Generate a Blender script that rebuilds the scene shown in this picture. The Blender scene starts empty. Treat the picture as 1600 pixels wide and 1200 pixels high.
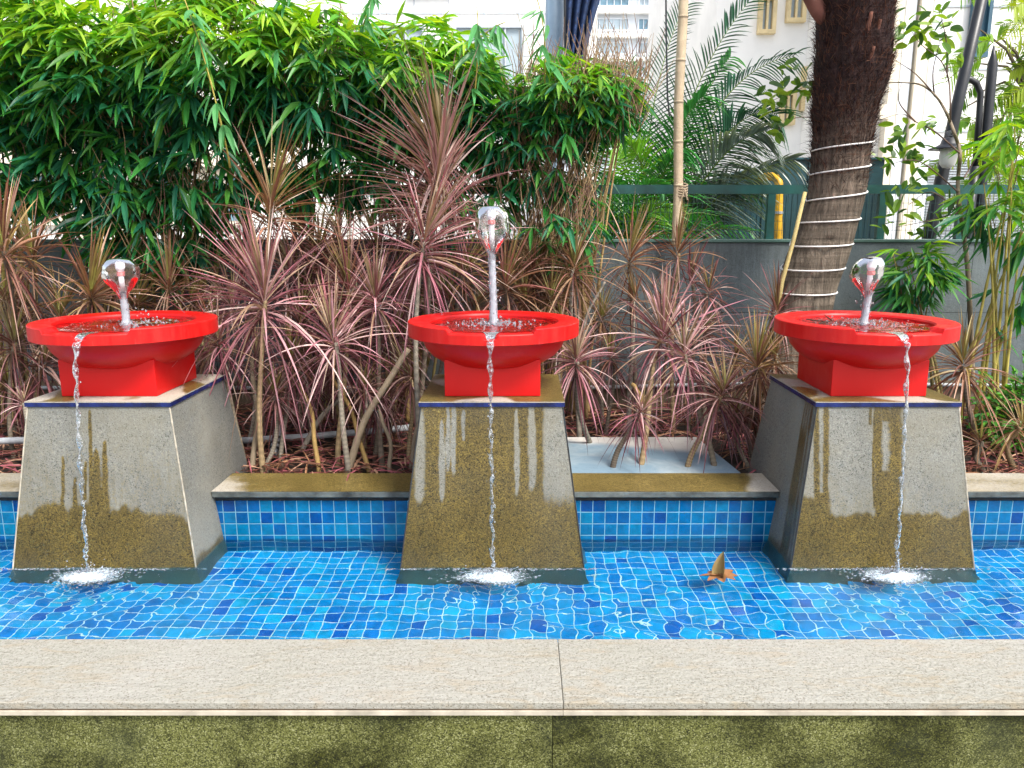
import bpy, math, random
import numpy as np
from mathutils import Vector, noise as mnoise
R = math.radians
rnd = random.Random(7)
rs = np.random.RandomState(11)
sc = bpy.context.scene
COL = sc.collection

# ------------------------------------------------------------------ camera, sky, sun, exposure
PITCH = R(11.54); F = 1200.0; CX = 815.0; CY = 600.0; HC = 1.25     # z = 0 is the water level
cam_d = bpy.data.cameras.new('camera'); cam = bpy.data.objects.new('camera', cam_d); COL.objects.link(cam)
cam.location = (0, 0, HC); cam.rotation_euler = (math.pi/2-PITCH, 0, 0)
cam_d.sensor_width = 36; cam_d.lens = F/1600*36; cam_d.shift_x = -(CX-800)/1600
cam_d.clip_start = .05; cam_d.clip_end = 2000
sc.camera = cam
w = bpy.data.worlds.new('World'); sc.world = w; w.use_nodes = True
nt = w.node_tree; bg = nt.nodes['Background']
sky = nt.nodes.new('ShaderNodeTexSky'); sky.sky_type = 'NISHITA'; sky.sun_disc = False
sun_dir = Vector((.50, -.55, 1.0)).normalized()            # towards the sun: right, behind the camera, high
sky.sun_elevation = math.asin(sun_dir.z); sky.sun_rotation = math.atan2(sun_dir.x, sun_dir.y)
sky.dust_density = 4; sky.air_density = 1.0
hs = nt.nodes.new('ShaderNodeHueSaturation'); hs.inputs['Saturation'].default_value = .55
nt.links.new(sky.outputs[0], hs.inputs['Color']); nt.links.new(hs.outputs[0], bg.inputs[0])
bg.inputs[1].default_value = .118
sun_d = bpy.data.lights.new('sun', 'SUN'); sun_d.energy = 1.5; sun_d.angle = R(14); sun_d.color = (1, .95, .87)
sun = bpy.data.objects.new('sun', sun_d); COL.objects.link(sun)
sun.rotation_euler = sun_dir.to_track_quat('Z', 'Y').to_euler(); sun.location = (3, -3, 8)
sc.view_settings.view_transform = 'Standard'; sc.view_settings.look = 'None'
sc.view_settings.exposure = 1.48; sc.view_settings.gamma = 1
sc.cycles.use_denoising = True
sc.cycles.max_bounces = 10; sc.cycles.transparent_max_bounces = 16
sc.cycles.caustics_refractive = True; sc.cycles.caustics_reflective = False
sc.cycles.sample_clamp_indirect = 6; sc.cycles.blur_glossy = .5

# ------------------------------------------------------------------ measuring helpers
sp, cp = math.sin(PITCH), math.cos(PITCH)
def ray(px, py):
    a = (px-CX)/F; b = -(py-CY)/F
    return Vector((a, cp + b*sp, -sp + b*cp))
def P(px, py, Y):
    d = ray(px, py); return Vector((d.x*Y/d.y, Y, HC + d.z*Y/d.y))
def PZ(px, py, z):
    d = ray(px, py); k = (z-HC)/d.z; return Vector((d.x*k, d.y*k, z))
def pxm(Y):                       # metres per photograph pixel at depth Y (near the horizon)
    return Y*1.0/F

# ------------------------------------------------------------------ mesh builder
class MB:
    def __init__(s): s.v = []; s.f = []; s.c = []; s.n = 0
    def add(s, verts, faces, col=(1, 1, 1)):
        verts = np.asarray(verts, dtype=float).reshape(-1, 3); o = s.n
        s.v.append(verts)
        c = np.asarray(col, dtype=float)
        if c.ndim == 1: c = np.tile(c, (len(verts), 1))
        s.c.append(c); s.n += len(verts)
        if isinstance(faces, np.ndarray): s.f += (faces+o).tolist()
        else: s.f += [tuple(i+o for i in f) for f in faces]
        return s
    def box(s, x0, x1, y0, y1, z0, z1, col=(1, 1, 1)):
        v = [(x, y, z) for z in (z0, z1) for x, y in ((x0, y0), (x1, y0), (x1, y1), (x0, y1))]
        return s.add(v, [(0, 3, 2, 1), (4, 5, 6, 7), (0, 1, 5, 4), (1, 2, 6, 5), (2, 3, 7, 6), (3, 0, 4, 7)], col)
    def tube(s, pts, rad, n=8, col=(1, 1, 1), cap=True):
        pts = [Vector(p) for p in pts]; m = len(pts)
        if not hasattr(rad, '__len__'): rad = [rad]*m
        V = []; prev = None
        for i, p in enumerate(pts):
            t = (pts[min(i+1, m-1)] - pts[max(i-1, 0)])
            t = t.normalized() if t.length > 1e-9 else Vector((0, 0, 1))
            if prev is None:
                a = Vector((1, 0, 0)) if abs(t.x) < .8 else Vector((0, 1, 0))
                u = t.cross(a).normalized()
            else:
                u = (prev - t*prev.dot(t)).normalized()
            prev = u; b = t.cross(u)
            for k in range(n):
                a = 2*math.pi*k/n
                V.append(p + (u*math.cos(a) + b*math.sin(a))*rad[i])
        Fc = [(i*n+k, i*n+(k+1) % n, (i+1)*n+(k+1) % n, (i+1)*n+k) for i in range(m-1) for k in range(n)]
        if cap: Fc += [tuple(range(n))[::-1], tuple((m-1)*n+k for k in range(n))]
        c = np.asarray(col, dtype=float)
        if c.ndim == 2 and len(c) == m: c = np.repeat(c, n, axis=0)
        return s.add([tuple(v) for v in V], Fc, c)
    def lathe(s, prof, cx=0, cy=0, n=48, col=(1, 1, 1), fn=None):
        V = []; m = len(prof)
        for r, z in prof:
            for k in range(n):
                a = 2*math.pi*k/n; x, y, zz = cx+r*math.cos(a), cy+r*math.sin(a), z
                if fn: x, y, zz = fn(x, y, zz, r, a)
                V.append((x, y, zz))
        Fc = [(i*n+k, i*n+(k+1) % n, (i+1)*n+(k+1) % n, (i+1)*n+k) for i in range(m-1) for k in range(n)]
        return s.add(V, Fc, col)
    def leaves(s, O, D, L, W, G, C0, C1, k=4, fold=.25, roll=None, base=.15, peak=.35, up=None):
        """N blades: origin O, first direction D, length L, width W, droop G (share of length)"""
        O = np.asarray(O, float); D = np.asarray(D, float); N = len(O)
        D = D/np.linalg.norm(D, axis=1, keepdims=True)
        L = np.broadcast_to(L, N).astype(float); W = np.broadcast_to(W, N).astype(float); G = np.broadcast_to(G, N).astype(float)
        Z = np.array([0, 0, 1.])
        side = np.cross(D, Z); ln = np.linalg.norm(side, axis=1, keepdims=True)
        side = np.where(ln > 1e-3, side/np.maximum(ln, 1e-6), np.array([1., 0, 0]))
        nor = np.cross(side, D)
        if roll is None: roll = rs.uniform(-.6, .6, N)
        cr, sr = np.cos(roll)[:, None], np.sin(roll)[:, None]
        side, nor = side*cr + nor*sr, nor*cr - side*sr
        V = np.zeros((N, k+1, 3, 3)); C = np.zeros((N, k+1, 3, 3))
        C0 = np.broadcast_to(C0, (N, 3)); C1 = np.broadcast_to(C1, (N, 3))
        for i in range(k+1):
            q = i/k
            p = O + D*(L*q)[:, None] - Z*(G*L*q*q)[:, None]
            if q < peak: wp = base + (1-base)*math.sin(q/peak*math.pi/2)
            else: wp = math.cos((q-peak)/(1-peak)*math.pi/2)**.8 if q < 1 else .02
            hw = (W*wp*.5)[:, None]
            V[:, i, 0] = p - side*hw + nor*hw*fold; V[:, i, 1] = p - nor*hw*fold; V[:, i, 2] = p + side*hw + nor*hw*fold
            cc = C0*(1-q) + C1*q
            C[:, i, 0] = cc; C[:, i, 1] = cc*.96; C[:, i, 2] = cc
        b = np.arange(N)[:, None, None]*(k+1)*3 + np.arange(k)[None, :, None]*3
        q1 = np.concatenate([b, b+1, b+4, b+3], axis=2); q2 = np.concatenate([b+1, b+2, b+5, b+4], axis=2)
        fc = np.concatenate([q1.reshape(-1, 4), q2.reshape(-1, 4)])
        return s.add(V.reshape(-1, 3), fc, C.reshape(-1, 3))
    def build(s, name, mat, parent=None, smooth=False, origin=None):
        me = bpy.data.meshes.new(name)
        V = np.concatenate(s.v)
        if origin is not None: V = V - np.array(origin)
        me.from_pydata(V.tolist(), [], s.f)
        if smooth: me.polygons.foreach_set('use_smooth', [True]*len(me.polygons))
        at = me.color_attributes.new('col', 'FLOAT_COLOR', 'POINT')
        c = np.concatenate([np.concatenate(s.c), np.ones((s.n, 1))], axis=1)
        at.data.foreach_set('color', c.ravel().astype(np.float32))
        me.materials.append(mat); me.update()
        o = bpy.data.objects.new(name, me); COL.objects.link(o)
        if parent: o.parent = parent
        if origin is not None: o.location = origin
        return o
def ico(r, sub=1):
    import bmesh
    bm = bmesh.new(); bmesh.ops.create_icosphere(bm, subdivisions=sub, radius=r)
    v = np.array([tuple(x.co) for x in bm.verts]); f = np.array([[x.index for x in p.verts] for p in bm.faces]); bm.free()
    return v, f
ICO1 = ico(1, 1); ICO2 = ico(1, 2)
def bevel(o, wd, seg=2):
    m = o.modifiers.new('bevel', 'BEVEL'); m.width = wd; m.segments = seg; m.limit_method = 'ANGLE'
    return o
def tag(o, label=None, cat=None, group=None, kind=None):
    if label: o['label'] = label
    if cat: o['category'] = cat
    if group: o['group'] = group
    if kind: o['kind'] = kind
    return o
def thing(name, label, cat, loc=(0, 0, 0), group=None):
    o = bpy.data.objects.new(name, None); COL.objects.link(o); o.location = loc; o.empty_display_size = .1
    return tag(o, label, cat, group)
def adopt(root, *parts):              # parts built in world coordinates go under a root that stands elsewhere
    for p in parts:
        p.parent = root; p.location = Vector(p.location) - Vector(root.location)

# ------------------------------------------------------------------ materials
def nm(name):
    m = bpy.data.materials.new(name); m.use_nodes = True; t = m.node_tree
    return m, t, t.nodes['Principled BSDF']
class N:                              # tiny node shorthand
    def __init__(s, t): s.t = t
    def __call__(s, typ, **kw):
        n = s.t.nodes.new('ShaderNode'+typ)
        for k, v in kw.items():
            if k in n.bl_rna.properties: setattr(n, k, v)
        return n
    def link(s, a, b): s.t.links.new(a, b)
    def coord(s, scale=(1, 1, 1)):
        tc = s('TexCoord'); mp = s('Mapping'); mp.inputs['Scale'].default_value = scale
        s.link(tc.outputs['Object'], mp.inputs[0]); return mp.outputs[0]
    def noise(s, scale, detail=4, rough=.6, vec=None, dist=0):
        n = s('TexNoise'); n.inputs['Scale'].default_value = scale; n.inputs['Detail'].default_value = detail
        n.inputs['Roughness'].default_value = rough; n.inputs['Distortion'].default_value = dist
        s.link(vec if vec is not None else s.coord(), n.inputs['Vector']); return n.outputs['Fac']
    def vor(s, scale, vec=None, out='Color'):
        n = s('TexVoronoi'); n.inputs['Scale'].default_value = scale
        s.link(vec if vec is not None else s.coord(), n.inputs['Vector']); return n.outputs[out]
    def ramp(s, fac, stops, interp='LINEAR'):
        r = s('ValToRGB'); r.color_ramp.interpolation = interp
        while len(r.color_ramp.elements) < len(stops): r.color_ramp.elements.new(.5)
        for e, (p, c) in zip(r.color_ramp.elements, stops):
            e.position = p; e.color = (c, c, c, 1) if not hasattr(c, '__len__') else (*c, 1)
        s.link(fac, r.inputs[0]); return r.outputs[0]
    def mix(s, fac, a, b, blend='MIX'):
        m = s('Mix'); m.data_type = 'RGBA'; m.blend_type = blend
        for i, x in ((0, fac), (6, a), (7, b)):
            if hasattr(x, 'node'): s.link(x, m.inputs[i])
            elif i == 0: m.inputs[0].default_value = x
            else: m.inputs[i].default_value = (*x, 1)
        return m.outputs[2]
    def math(s, op, a, b=0):
        m = s('Math'); m.operation = op
        for i, x in ((0, a), (1, b)):
            if hasattr(x, 'node'): s.link(x, m.inputs[i])
            else: m.inputs[i].default_value = x
        return m.outputs[0]
    def sep(s, v):
        n = s('SeparateXYZ'); s.link(v, n.inputs[0]); return n.outputs
    def attr(s, name='col'):
        a = s('Attribute'); a.attribute_name = name; return a.outputs['Color']
    def bump(s, h, b, strength=.3, dist=.01):
        n = s('Bump'); n.inputs['Strength'].default_value = strength; n.inputs['Distance'].default_value = dist
        s.link(h, n.inputs['Height']); s.link(n.outputs[0], b.inputs['Normal']); return n

def simple(name, col, rough=.5, var=.15, scale=6, bump=.15, bscale=40, metal=0, spec=.5):
    m, t, b = nm(name); n = N(t)
    f = n.noise(scale, 5); c2 = tuple(x*(1-var*1.6) for x in col); c1 = tuple(min(1, x*(1+var)) for x in col)
    n.link(n.ramp(f, [(.3, c2), (.7, c1)]), b.inputs['Base Color'])
    b.inputs['Roughness'].default_value = rough; b.inputs['Metallic'].default_value = metal
    b.inputs['Specular IOR Level'].default_value = spec
    if bump: n.bump(n.noise(bscale, 4), b, bump, .004)
    return m
def leafmat(name, rough=.42, trans=.4, tint=(1.25, 1.35, .45), spec=.5, var=.3):
    m, t, b = nm(name); n = N(t)
    a = n.attr(); f = n.noise(9, 3)
    c = n.mix(1, a, n.ramp(f, [(.25, 1-var), (.75, 1+var*.3)]), 'MULTIPLY')
    n.link(c, b.inputs['Base Color']); b.inputs['Roughness'].default_value = rough
    b.inputs['Specular IOR Level'].default_value = spec
    tr = n('BsdfTranslucent'); n.link(n.mix(1, c, tint, 'MULTIPLY'), tr.inputs[0])
    mx = n('MixShader'); mx.inputs[0].default_value = trans
    n.link(b.outputs[0], mx.inputs[1]); n.link(tr.outputs[0], mx.inputs[2])
    n.link(mx.outputs[0], t.nodes['Material Output'].inputs[0])
    return m
def attrmat(name, rough=.7, bscale=60, bump=.4, spec=.3, var=.3, scale=14):
    m, t, b = nm(name); n = N(t)
    c = n.mix(1, n.attr(), n.ramp(n.noise(scale, 6), [(.25, 1-var), (.75, 1+var*.4)]), 'MULTIPLY')
    n.link(c, b.inputs['Base Color']); b.inputs['Roughness'].default_value = rough
    b.inputs['Specular IOR Level'].default_value = spec
    n.bump(n.noise(bscale, 4), b, bump, .006); return m

def granite(name, dry1, dry2, wet1, wet2, sp_scale=290, wetattr=True):
    """speckled granite; vertex red = how wet, green = algae below the waterline, blue = grime and painted shade on pedestal sides"""
    m, t, b = nm(name); n = N(t); co = n.coord()
    cell = n.sep(n.vor(sp_scale, co))[0]; big = n.noise(5, 4, vec=co); mid = n.noise(60, 4, vec=co)
    v = n.math('ADD', n.math('MULTIPLY', cell, .75), n.math('MULTIPLY', mid, .35))
    dry = n.mix(n.ramp(v, [(.12, 0), (.3, .55), (.75, .75), (.95, 1)]), dry1, dry2)
    dry = n.mix(n.ramp(big, [(.40, .0), (.7, .55)]), dry, (dry2[0]*.74, dry2[1]*.67, dry2[2]*.52))
    dry = n.mix(n.ramp(n.noise(2.3, 3, vec=co), [(.45, 0), (.7, .45)]), dry, tuple(x*1.15 for x in dry2))
    wet = n.mix(n.ramp(v, [(.14, 0), (.36, .30), (.62, .48), (.84, .72), (1.0, 1)]), wet1, wet2)
    wet = n.mix(n.ramp(big, [(.35, 0), (.7, .4)]), wet, tuple(x*1.5 for x in wet1))
    if wetattr:
        r, g, bl = n.sep(n.attr())
        edge = n.math('ADD', r, n.math('MULTIPLY', n.math('SUBTRACT', n.noise(38, 8, .85, vec=co), .5), .8))
        edge = n.math('ADD', edge, n.math('MULTIPLY', n.math('SUBTRACT', cell, .5), .34))
        edge = n.math('ADD', edge, n.math('MULTIPLY', n.math('SUBTRACT', n.noise(1, 5, .6, n.coord((75, 75, 5))), .5), .7))
        wm = n.ramp(edge, [(.20, 0), (.42, .4), (.75, 1)])
        c = n.mix(wm, dry, wet)
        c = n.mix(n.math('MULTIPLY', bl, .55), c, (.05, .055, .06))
        c = n.mix(g, c, (.06, .125, .105))
        n.link(c, b.inputs['Base Color'])
        n.link(n.ramp(wm, [(0, .75), (1, .28)]), b.inputs['Roughness'])
    else:
        n.link(dry, b.inputs['Base Color']); b.inputs['Roughness'].default_value = .75
    n.bump(n.math('ADD', n.math('MULTIPLY', cell, .4), mid), b, .5, .003)
    return m
M = {}
M['granite'] = granite('pedestal granite', (.022, .023, .019), (.27, .272, .24), (.005, .004, .0008), (.25, .18, .042))
M['sill'] = granite('sill granite', (.12, .11, .085), (.46, .43, .37), (.03, .022, .004), (.32, .24, .075))
M['sill_edge'] = simple('sawn granite edge', (.10, .115, .11), .6, .5, 12)
M['wallstone'] = granite('boundary wall granite', (.03, .045, .055), (.165, .205, .225), (.02, .03, .035), (.08, .10, .10))
M['plinth'] = simple('plinth render', (.13, .10, .065), .85, .35, 7, .4)
M['seam'] = simple('pale joint filler', (.42, .38, .30), .8, .3, 30)
M['lower_slab'] = simple('pale sawn stone strip', (.46, .42, .34), .6, .2, 14, .2)
M['mortar'] = simple('brown mortar line', (.16, .11, .07), .9, .4, 20)
M['dark_seam'] = simple('dark joint', (.025, .028, .03), .8, .3, 30)
M['blue_trim'] = simple('glazed navy tile', (.006, .016, .10), .25, .5, 25, .1)

# front coping : rough pale sandstone
m, t, b = nm('flamed sandstone'); n = N(t); co = n.coord()
f1 = n.noise(2.2, 6, .65, co, .6); f2 = n.noise(110, 5, .7, co); f3 = n.noise(11, 6, .7, n.coord((.5, 1.6, 1)), 1.2)
cell = n.sep(n.vor(330, co))[0]
c = n.ramp(f2, [(.26, (.11, .105, .08)), (.42, (.275, .268, .225)), (.7, (.36, .355, .315))])
c = n.mix(n.ramp(f3, [(.52, 0), (.70, .75)]), c, (.29, .235, .15))
c = n.mix(n.ramp(f1, [(.4, 0), (.75, .4)]), c, (.37, .36, .335))
c = n.mix(n.ramp(cell, [(.05, .75), (.14, 0)]), c, (.13, .11, .08))
n.link(c, b.inputs['Base Color']); b.inputs['Roughness'].default_value = .7
hh = n.math('ADD', n.math('MULTIPLY', f2, .6), n.noise(28, 5, .65, n.coord((.6, 1.5, 1)), .8))
n.bump(hh, b, .8, .008); M['coping'] = m
# mossy front wall
m, t, b = nm('mossy wet granite'); n = N(t); co = n.coord()
cell = n.sep(n.vor(330, co))[0]; f1 = n.noise(1.9, 6, .72, n.coord((1, 1, 1.3)), .25); f2 = n.noise(140, 4, .7, co)
v = n.math('ADD', n.math('MULTIPLY', cell, .65), n.math('MULTIPLY', f2, .45))
dk = n.ramp(v, [(.22, (.002, .003, .0002)), (.6, (.020, .023, .0014)), (.85, (.046, .050, .005)), (.99, (.20, .19, .06))])
lt = n.ramp(v, [(.20, (.010, .012, .002)), (.5, (.085, .092, .022)), (.75, (.155, .165, .052)), (.97, (.34, .35, .19))])
c = n.mix(n.ramp(f1, [(.42, 0), (.50, .4), (.58, 1)]), dk, lt)
c = n.mix(n.ramp(n.noise(4.5, 4, vec=co), [(.50, 0), (.8, .4)]), c, (.045, .055, .032))
n.link(c, b.inputs['Base Color']); b.inputs['Roughness'].default_value = .6; b.inputs['Specular IOR Level'].default_value = .25
n.bump(v, b, .3, .003); M['mossy'] = m

# glass mosaic, 50 mm pitch; axes: which object coordinates run across the face
def tiles(name, ax, off=(0, 0), bright=1.0, rough=.12, grout=(.50, .74, .78)):
    m, t, b = nm(name); n = N(t); pitch = .05
    xyz = n.sep(n.coord())
    a = n.math('DIVIDE', n.math('ADD', xyz[ax[0]], off[0]), pitch); bb = n.math('DIVIDE', n.math('ADD', xyz[ax[1]], off[1]), pitch)
    fa, fb = n.math('FLOOR', a), n.math('FLOOR', bb)
    cv = n('CombineXYZ'); n.link(fa, cv.inputs[0]); n.link(fb, cv.inputs[1])
    wn = n('TexWhiteNoise'); n.link(cv.outputs[0], wn.inputs[0])
    pal = [(0, (.001, .09, .42)), (.06, (.001, .14, .49)), (.24, (.001, .185, .54)), (.46, (.001, .22, .57)),
           (.74, (.002, .255, .59)), (.94, (.004, .30, .61))]
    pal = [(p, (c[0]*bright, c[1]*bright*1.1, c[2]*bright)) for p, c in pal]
    c = n.ramp(wn.outputs[0], pal, 'CONSTANT')
    cloud = n.noise(30, 4)
    c = n.mix(1, c, n.ramp(cloud, [(.25, .7), (.75, 1.2)]), 'MULTIPLY')
    def ed(x, fx):
        fr = n.math('SUBTRACT', x, fx); return n.math('ABSOLUTE', n.math('SUBTRACT', fr, .5))
    mx = n.math('MAXIMUM', ed(a, fa), ed(bb, fb))
    mx = n.math('ADD', mx, n.math('MULTIPLY', n.math('SUBTRACT', n.noise(70, 3), .5), .03))
    g = n.ramp(mx, [(.462, 0), (.476, 1)])
    gc = n.mix(n.ramp(n.noise(9, 4), [(.3, 0), (.7, 1)]), tuple(x*.75 for x in grout), grout)
    n.link(n.mix(g, c, gc), b.inputs['Base Color'])
    n.link(n.ramp(g, [(0, rough), (1, .7)]), b.inputs['Roughness'])
    n.bump(n.math('SUBTRACT', n.math('MULTIPLY', n.noise(25, 2), .15), g), b, .5, .0015)
    return m
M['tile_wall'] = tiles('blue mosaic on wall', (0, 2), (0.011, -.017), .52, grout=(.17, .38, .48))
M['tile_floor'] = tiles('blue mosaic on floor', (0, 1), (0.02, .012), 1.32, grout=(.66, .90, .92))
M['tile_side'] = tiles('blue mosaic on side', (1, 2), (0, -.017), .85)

# red glazed basin
m, t, b = nm('red painted concrete'); n = N(t)
f = n.noise(5, 5, .6); s_ = n.noise(40, 5, .7, n.coord((1, 1, .12)))
c = n.mix(n.ramp(f, [(.3, 0), (.8, .5)]), (.56, .003, .0035), (.44, .002, .003))
r_, g_, b_ = n.sep(n.attr())
c = n.mix(n.math('MULTIPLY', r_, n.ramp(s_, [(.38, .0), (.66, .42)])), c, (.64, .035, .025))
rn = n.noise(30, 6, .8, n.coord((1, 1, .10)))
c = n.mix(n.math('MULTIPLY', n.ramp(rn, [(.60, 0), (.74, .55)]), r_), c, (.80, .20, .16))
c = n.mix(n.ramp(n.noise(170, 4, .8), [(.66, 0), (.74, .5)]), c, (.50, .10, .08))
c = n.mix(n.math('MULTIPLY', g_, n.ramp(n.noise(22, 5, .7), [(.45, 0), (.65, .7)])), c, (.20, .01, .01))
n.link(c, b.inputs['Base Color']); n.link(n.ramp(n.noise(7, 5), [(.35, .28), (.7, .55)]), b.inputs['Roughness']); b.inputs['Specular IOR Level'].default_value = .35
n.bump(n.noise(60, 4), b, .12, .003); M['red'] = m
M['pvc'] = simple('white pipe plastic', (.74, .76, .80), .35, .1, 8)
M['pink_band'] = simple('faded red pipe band', (.70, .25, .25), .4, .2, 20)

def water_mat(name, bump=0, bscale=40, rough=0.0, tint=(1, 1, 1)):
    m, t, b = nm(name); n = N(t); t.nodes.remove(b)
    rf = n('BsdfRefraction'); rf.inputs['IOR'].default_value = 1.33; rf.inputs['Color'].default_value = (*tint, 1); rf.inputs['Roughness'].default_value = rough
    gl = n('BsdfGlossy'); gl.inputs['Roughness'].default_value = max(rough, .02); gl.inputs['Color'].default_value = (1, 1, 1, 1)
    fr = n('Fresnel'); fr.inputs[0].default_value = 1.33
    mx = n('MixShader'); n.link(fr.outputs[0], mx.inputs[0]); n.link(rf.outputs[0], mx.inputs[1]); n.link(gl.outputs[0], mx.inputs[2])
    if bump:
        bp = n('Bump'); bp.inputs['Strength'].default_value = bump; bp.inputs['Distance'].default_value = .01
        n.link(n.noise(bscale, 3), bp.inputs['Height'])
        for x in (rf, gl, fr): n.link(bp.outputs[0], x.inputs['Normal'])
    n.link(mx.outputs[0], t.nodes['Material Output'].inputs[0]); return m
M['water'] = water_mat('pool water', .05, 26, 0, (.88, .99, 1.0))
M['jet'] = water_mat('clear jet water', .2, 30, 0)
M['stream'] = water_mat('falling water', .8, 120, .03)
m, t, b = nm('falling water with air in it'); n = N(t)
b.inputs['Base Color'].default_value = (.70, .75, .80, 1); b.inputs['Roughness'].default_value = .04; b.inputs['IOR'].default_value = 1.33
n.link(n.ramp(n.noise(90, 4, .7), [(.48, 1.0), (.68, .45)]), b.inputs['Transmission Weight'])
n.bump(n.noise(120, 3), b, .8, .004); M['stream'] = m
m, t, b = nm('foam patch'); n = N(t)
b.inputs['Base Color'].default_value = (.55, .66, .74, 1); b.inputs['Roughness'].default_value = .25; b.inputs['IOR'].default_value = 1.33
r_, g_, b_ = n.sep(n.attr())
fo = n.math('ADD', n.math('MULTIPLY', n.noise(75, 6, .75, dist=1.2), 1.5), r_)
tp = n('BsdfTransparent'); mx = n('MixShader'); n.link(n.ramp(fo, [(1.02, 0), (1.25, 1)]) if False else n.math('MULTIPLY', n.ramp(n.math('MULTIPLY', fo, .5), [(.50, 0), (.64, 1)]), .92), mx.inputs[0])
n.link(tp.outputs[0], mx.inputs[1]); n.link(b.outputs[0], mx.inputs[2]); n.link(mx.outputs[0], t.nodes['Material Output'].inputs[0])
n.bump(n.noise(110, 5, .7), b, .9, .006); M['foam_patch'] = m
m, t, b = nm('foamy water'); n = N(t)
b.inputs['Base Color'].default_value = (.66, .70, .76, 1); b.inputs['Roughness'].default_value = .08
b.inputs['IOR'].default_value = 1.33; b.inputs['Transmission Weight'].default_value = .72
n.bump(n.noise(150, 3), b, .8, .003); M['foam'] = m

M['bamboo_leaf'] = leafmat('bamboo leaf', .36, .45, (1.6, 1.4, .3), .5)
M['drac_leaf'] = leafmat('dracaena leaf', .38, .22, (1.2, .95, .85), .5, .45)
M['palm_leaf'] = leafmat('palm leaflet', .3, .35, (1.5, 1.3, .4), .6)
M['shrub_leaf'] = leafmat('shrub leaf', .35, .4, (1.4, 1.3, .4))
M['litter'] = leafmat('dry fallen leaf', .8, .1, (1, .9, .7), .2)
M['cane'] = attrmat('cane bark', .7, 90, .5)
M['stem'] = attrmat('dracaena stem bark', .8, 160, .7)
M['soil'] = simple('dark soil', (.028, .02, .014), .95, .5, 8, .8, 60)
M['ground'] = simple('paved ground', (.25, .24, .22), .8, .2, 3)
M['black'] = simple('black painted metal', (.012, .014, .018), .4, .3, 10)
M['rail'] = simple('dark green painted steel', (.005, .07, .062), .45, .3, 8)
M['wire'] = simple('green fence wire', (.02, .06, .06), .5, .2, 10, 0)
M['shed'] = simple('green sheet metal', (.006, .05, .062), .5, .35, 2.5, .2, 20)
M['yellow'] = simple('yellow painted pipe', (.62, .34, .01), .45, .3, 9)
M['rope'] = simple('white cord', (.72, .70, .68), .6, .15, 20)
M['greypipe'] = simple('grey conduit', (.33, .35, .37), .5, .35, 9)
M['slab'] = None
# the slab lying in the bed : dry pale strip at the back, damp blue grey in front
m, t, b = nm('damp concrete slab'); n = N(t); co = n.coord()
c = n.mix(n.ramp(n.noise(3.2, 5, .6, co, .5), [(.45, 0), (.6, 1)]), (.20, .30, .38), (.34, .42, .46))
r_, g_, b_ = n.sep(n.attr())
c = n.mix(r_, c, (.68, .66, .62))
c = n.mix(n.ramp(n.noise(38, 5, .8, co), [(.25, .8), (.42, 0)]), c, (.05, .09, .14))
n.link(c, b.inputs['Base Color']); b.inputs['Roughness'].default_value = .35; n.bump(n.noise(30, 5), b, .4, .004); M['slab'] = m
# palm bark
m, t, b = nm('palm bark'); n = N(t)
co = n.coord((30, 30, 3.0)); f = n.noise(1.6, 7, .75, co, .5); rings = n.noise(1, 3, .5, n.coord((2, 2, 42)))
c = n.mix(1, n.attr(), n.ramp(f, [(.28, .25), (.5, .8), (.72, 1.7)]), 'MULTIPLY')
c = n.mix(1, c, n.ramp(rings, [(.3, .7), (.65, 1.15)]), 'MULTIPLY')
n.link(c, b.inputs['Base Color']); b.inputs['Roughness'].default_value = .85; b.inputs['Specular IOR Level'].default_value = .2
n.bump(n.math('ADD', f, n.math('MULTIPLY', rings, .4)), b, 1, .03); M['palm_bark'] = m
M['fibre'] = attrmat('palm fibre', .8, 80, .3, .2)
M['white_facade'] = simple('white facade', (.93, .92, .89), .8, .06, 1, .1)
M['cream_facade'] = simple('cream facade', (.80, .72, .58), .8, .1, 1, .1)
M['cool_facade'] = simple('pale blue white facade', (.72, .77, .83), .8, .06, .2, 0)
M['groove'] = simple('panel groove grey', (.50, .55, .60), .8, .1, 3, 0)
M['glass'] = simple('window glass', (.20, .36, .46), .12, .3, .6, 0)
M['glass2'] = simple('curtained window glass', (.46, .56, .62), .2, .25, .25, 0)
M['frame_yellow'] = simple('ochre window frame', (.78, .62, .34), .6, .15, 4)
M['shade_blue'] = simple('slate blue panel', (.035, .10, .15), .5, .2, 3)
M['net'] = simple('navy shade net', (.015, .04, .12), .8, .4, 30)
M['brick_red'] = simple('brick red paint', (.35, .04, .04), .7, .2, 5)
M['globe'] = simple('frosted lamp globe', (.75, .73, .68), .4, .1, 5)

# ------------------------------------------------------------------ ground
def plane(name, x0, x1, y0, y1, z, mat, kind='structure'):
    mb = MB().add([(x0, y0, z), (x1, y0, z), (x1, y1, z), (x0, y1, z)], [(0, 1, 2, 3)])
    return tag(mb.build(name, mat), kind=kind)
plane('ground', -600, 600, -300, 900, -.47, M['ground'])
XL, XR = -3.6, 3.6
BEDZ = .165
# planting bed with a gently uneven top
mb = MB(); nx, ny = 120, 30; V = []
for j in range(ny+1):
    for i in range(nx+1):
        x = XL + (XR-XL)*i/nx; y = 3.10 + 1.6*j/ny
        V.append((x, y, BEDZ-.02 + .025*mnoise.noise(Vector((x*4, y*4, 3)))))
mb.add(V, [(j*(nx+1)+i, j*(nx+1)+i+1, (j+1)*(nx+1)+i+1, (j+1)*(nx+1)+i) for j in range(ny) for i in range(nx)])
tag(mb.build('soil', M['soil'], smooth=True), kind='structure')

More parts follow.
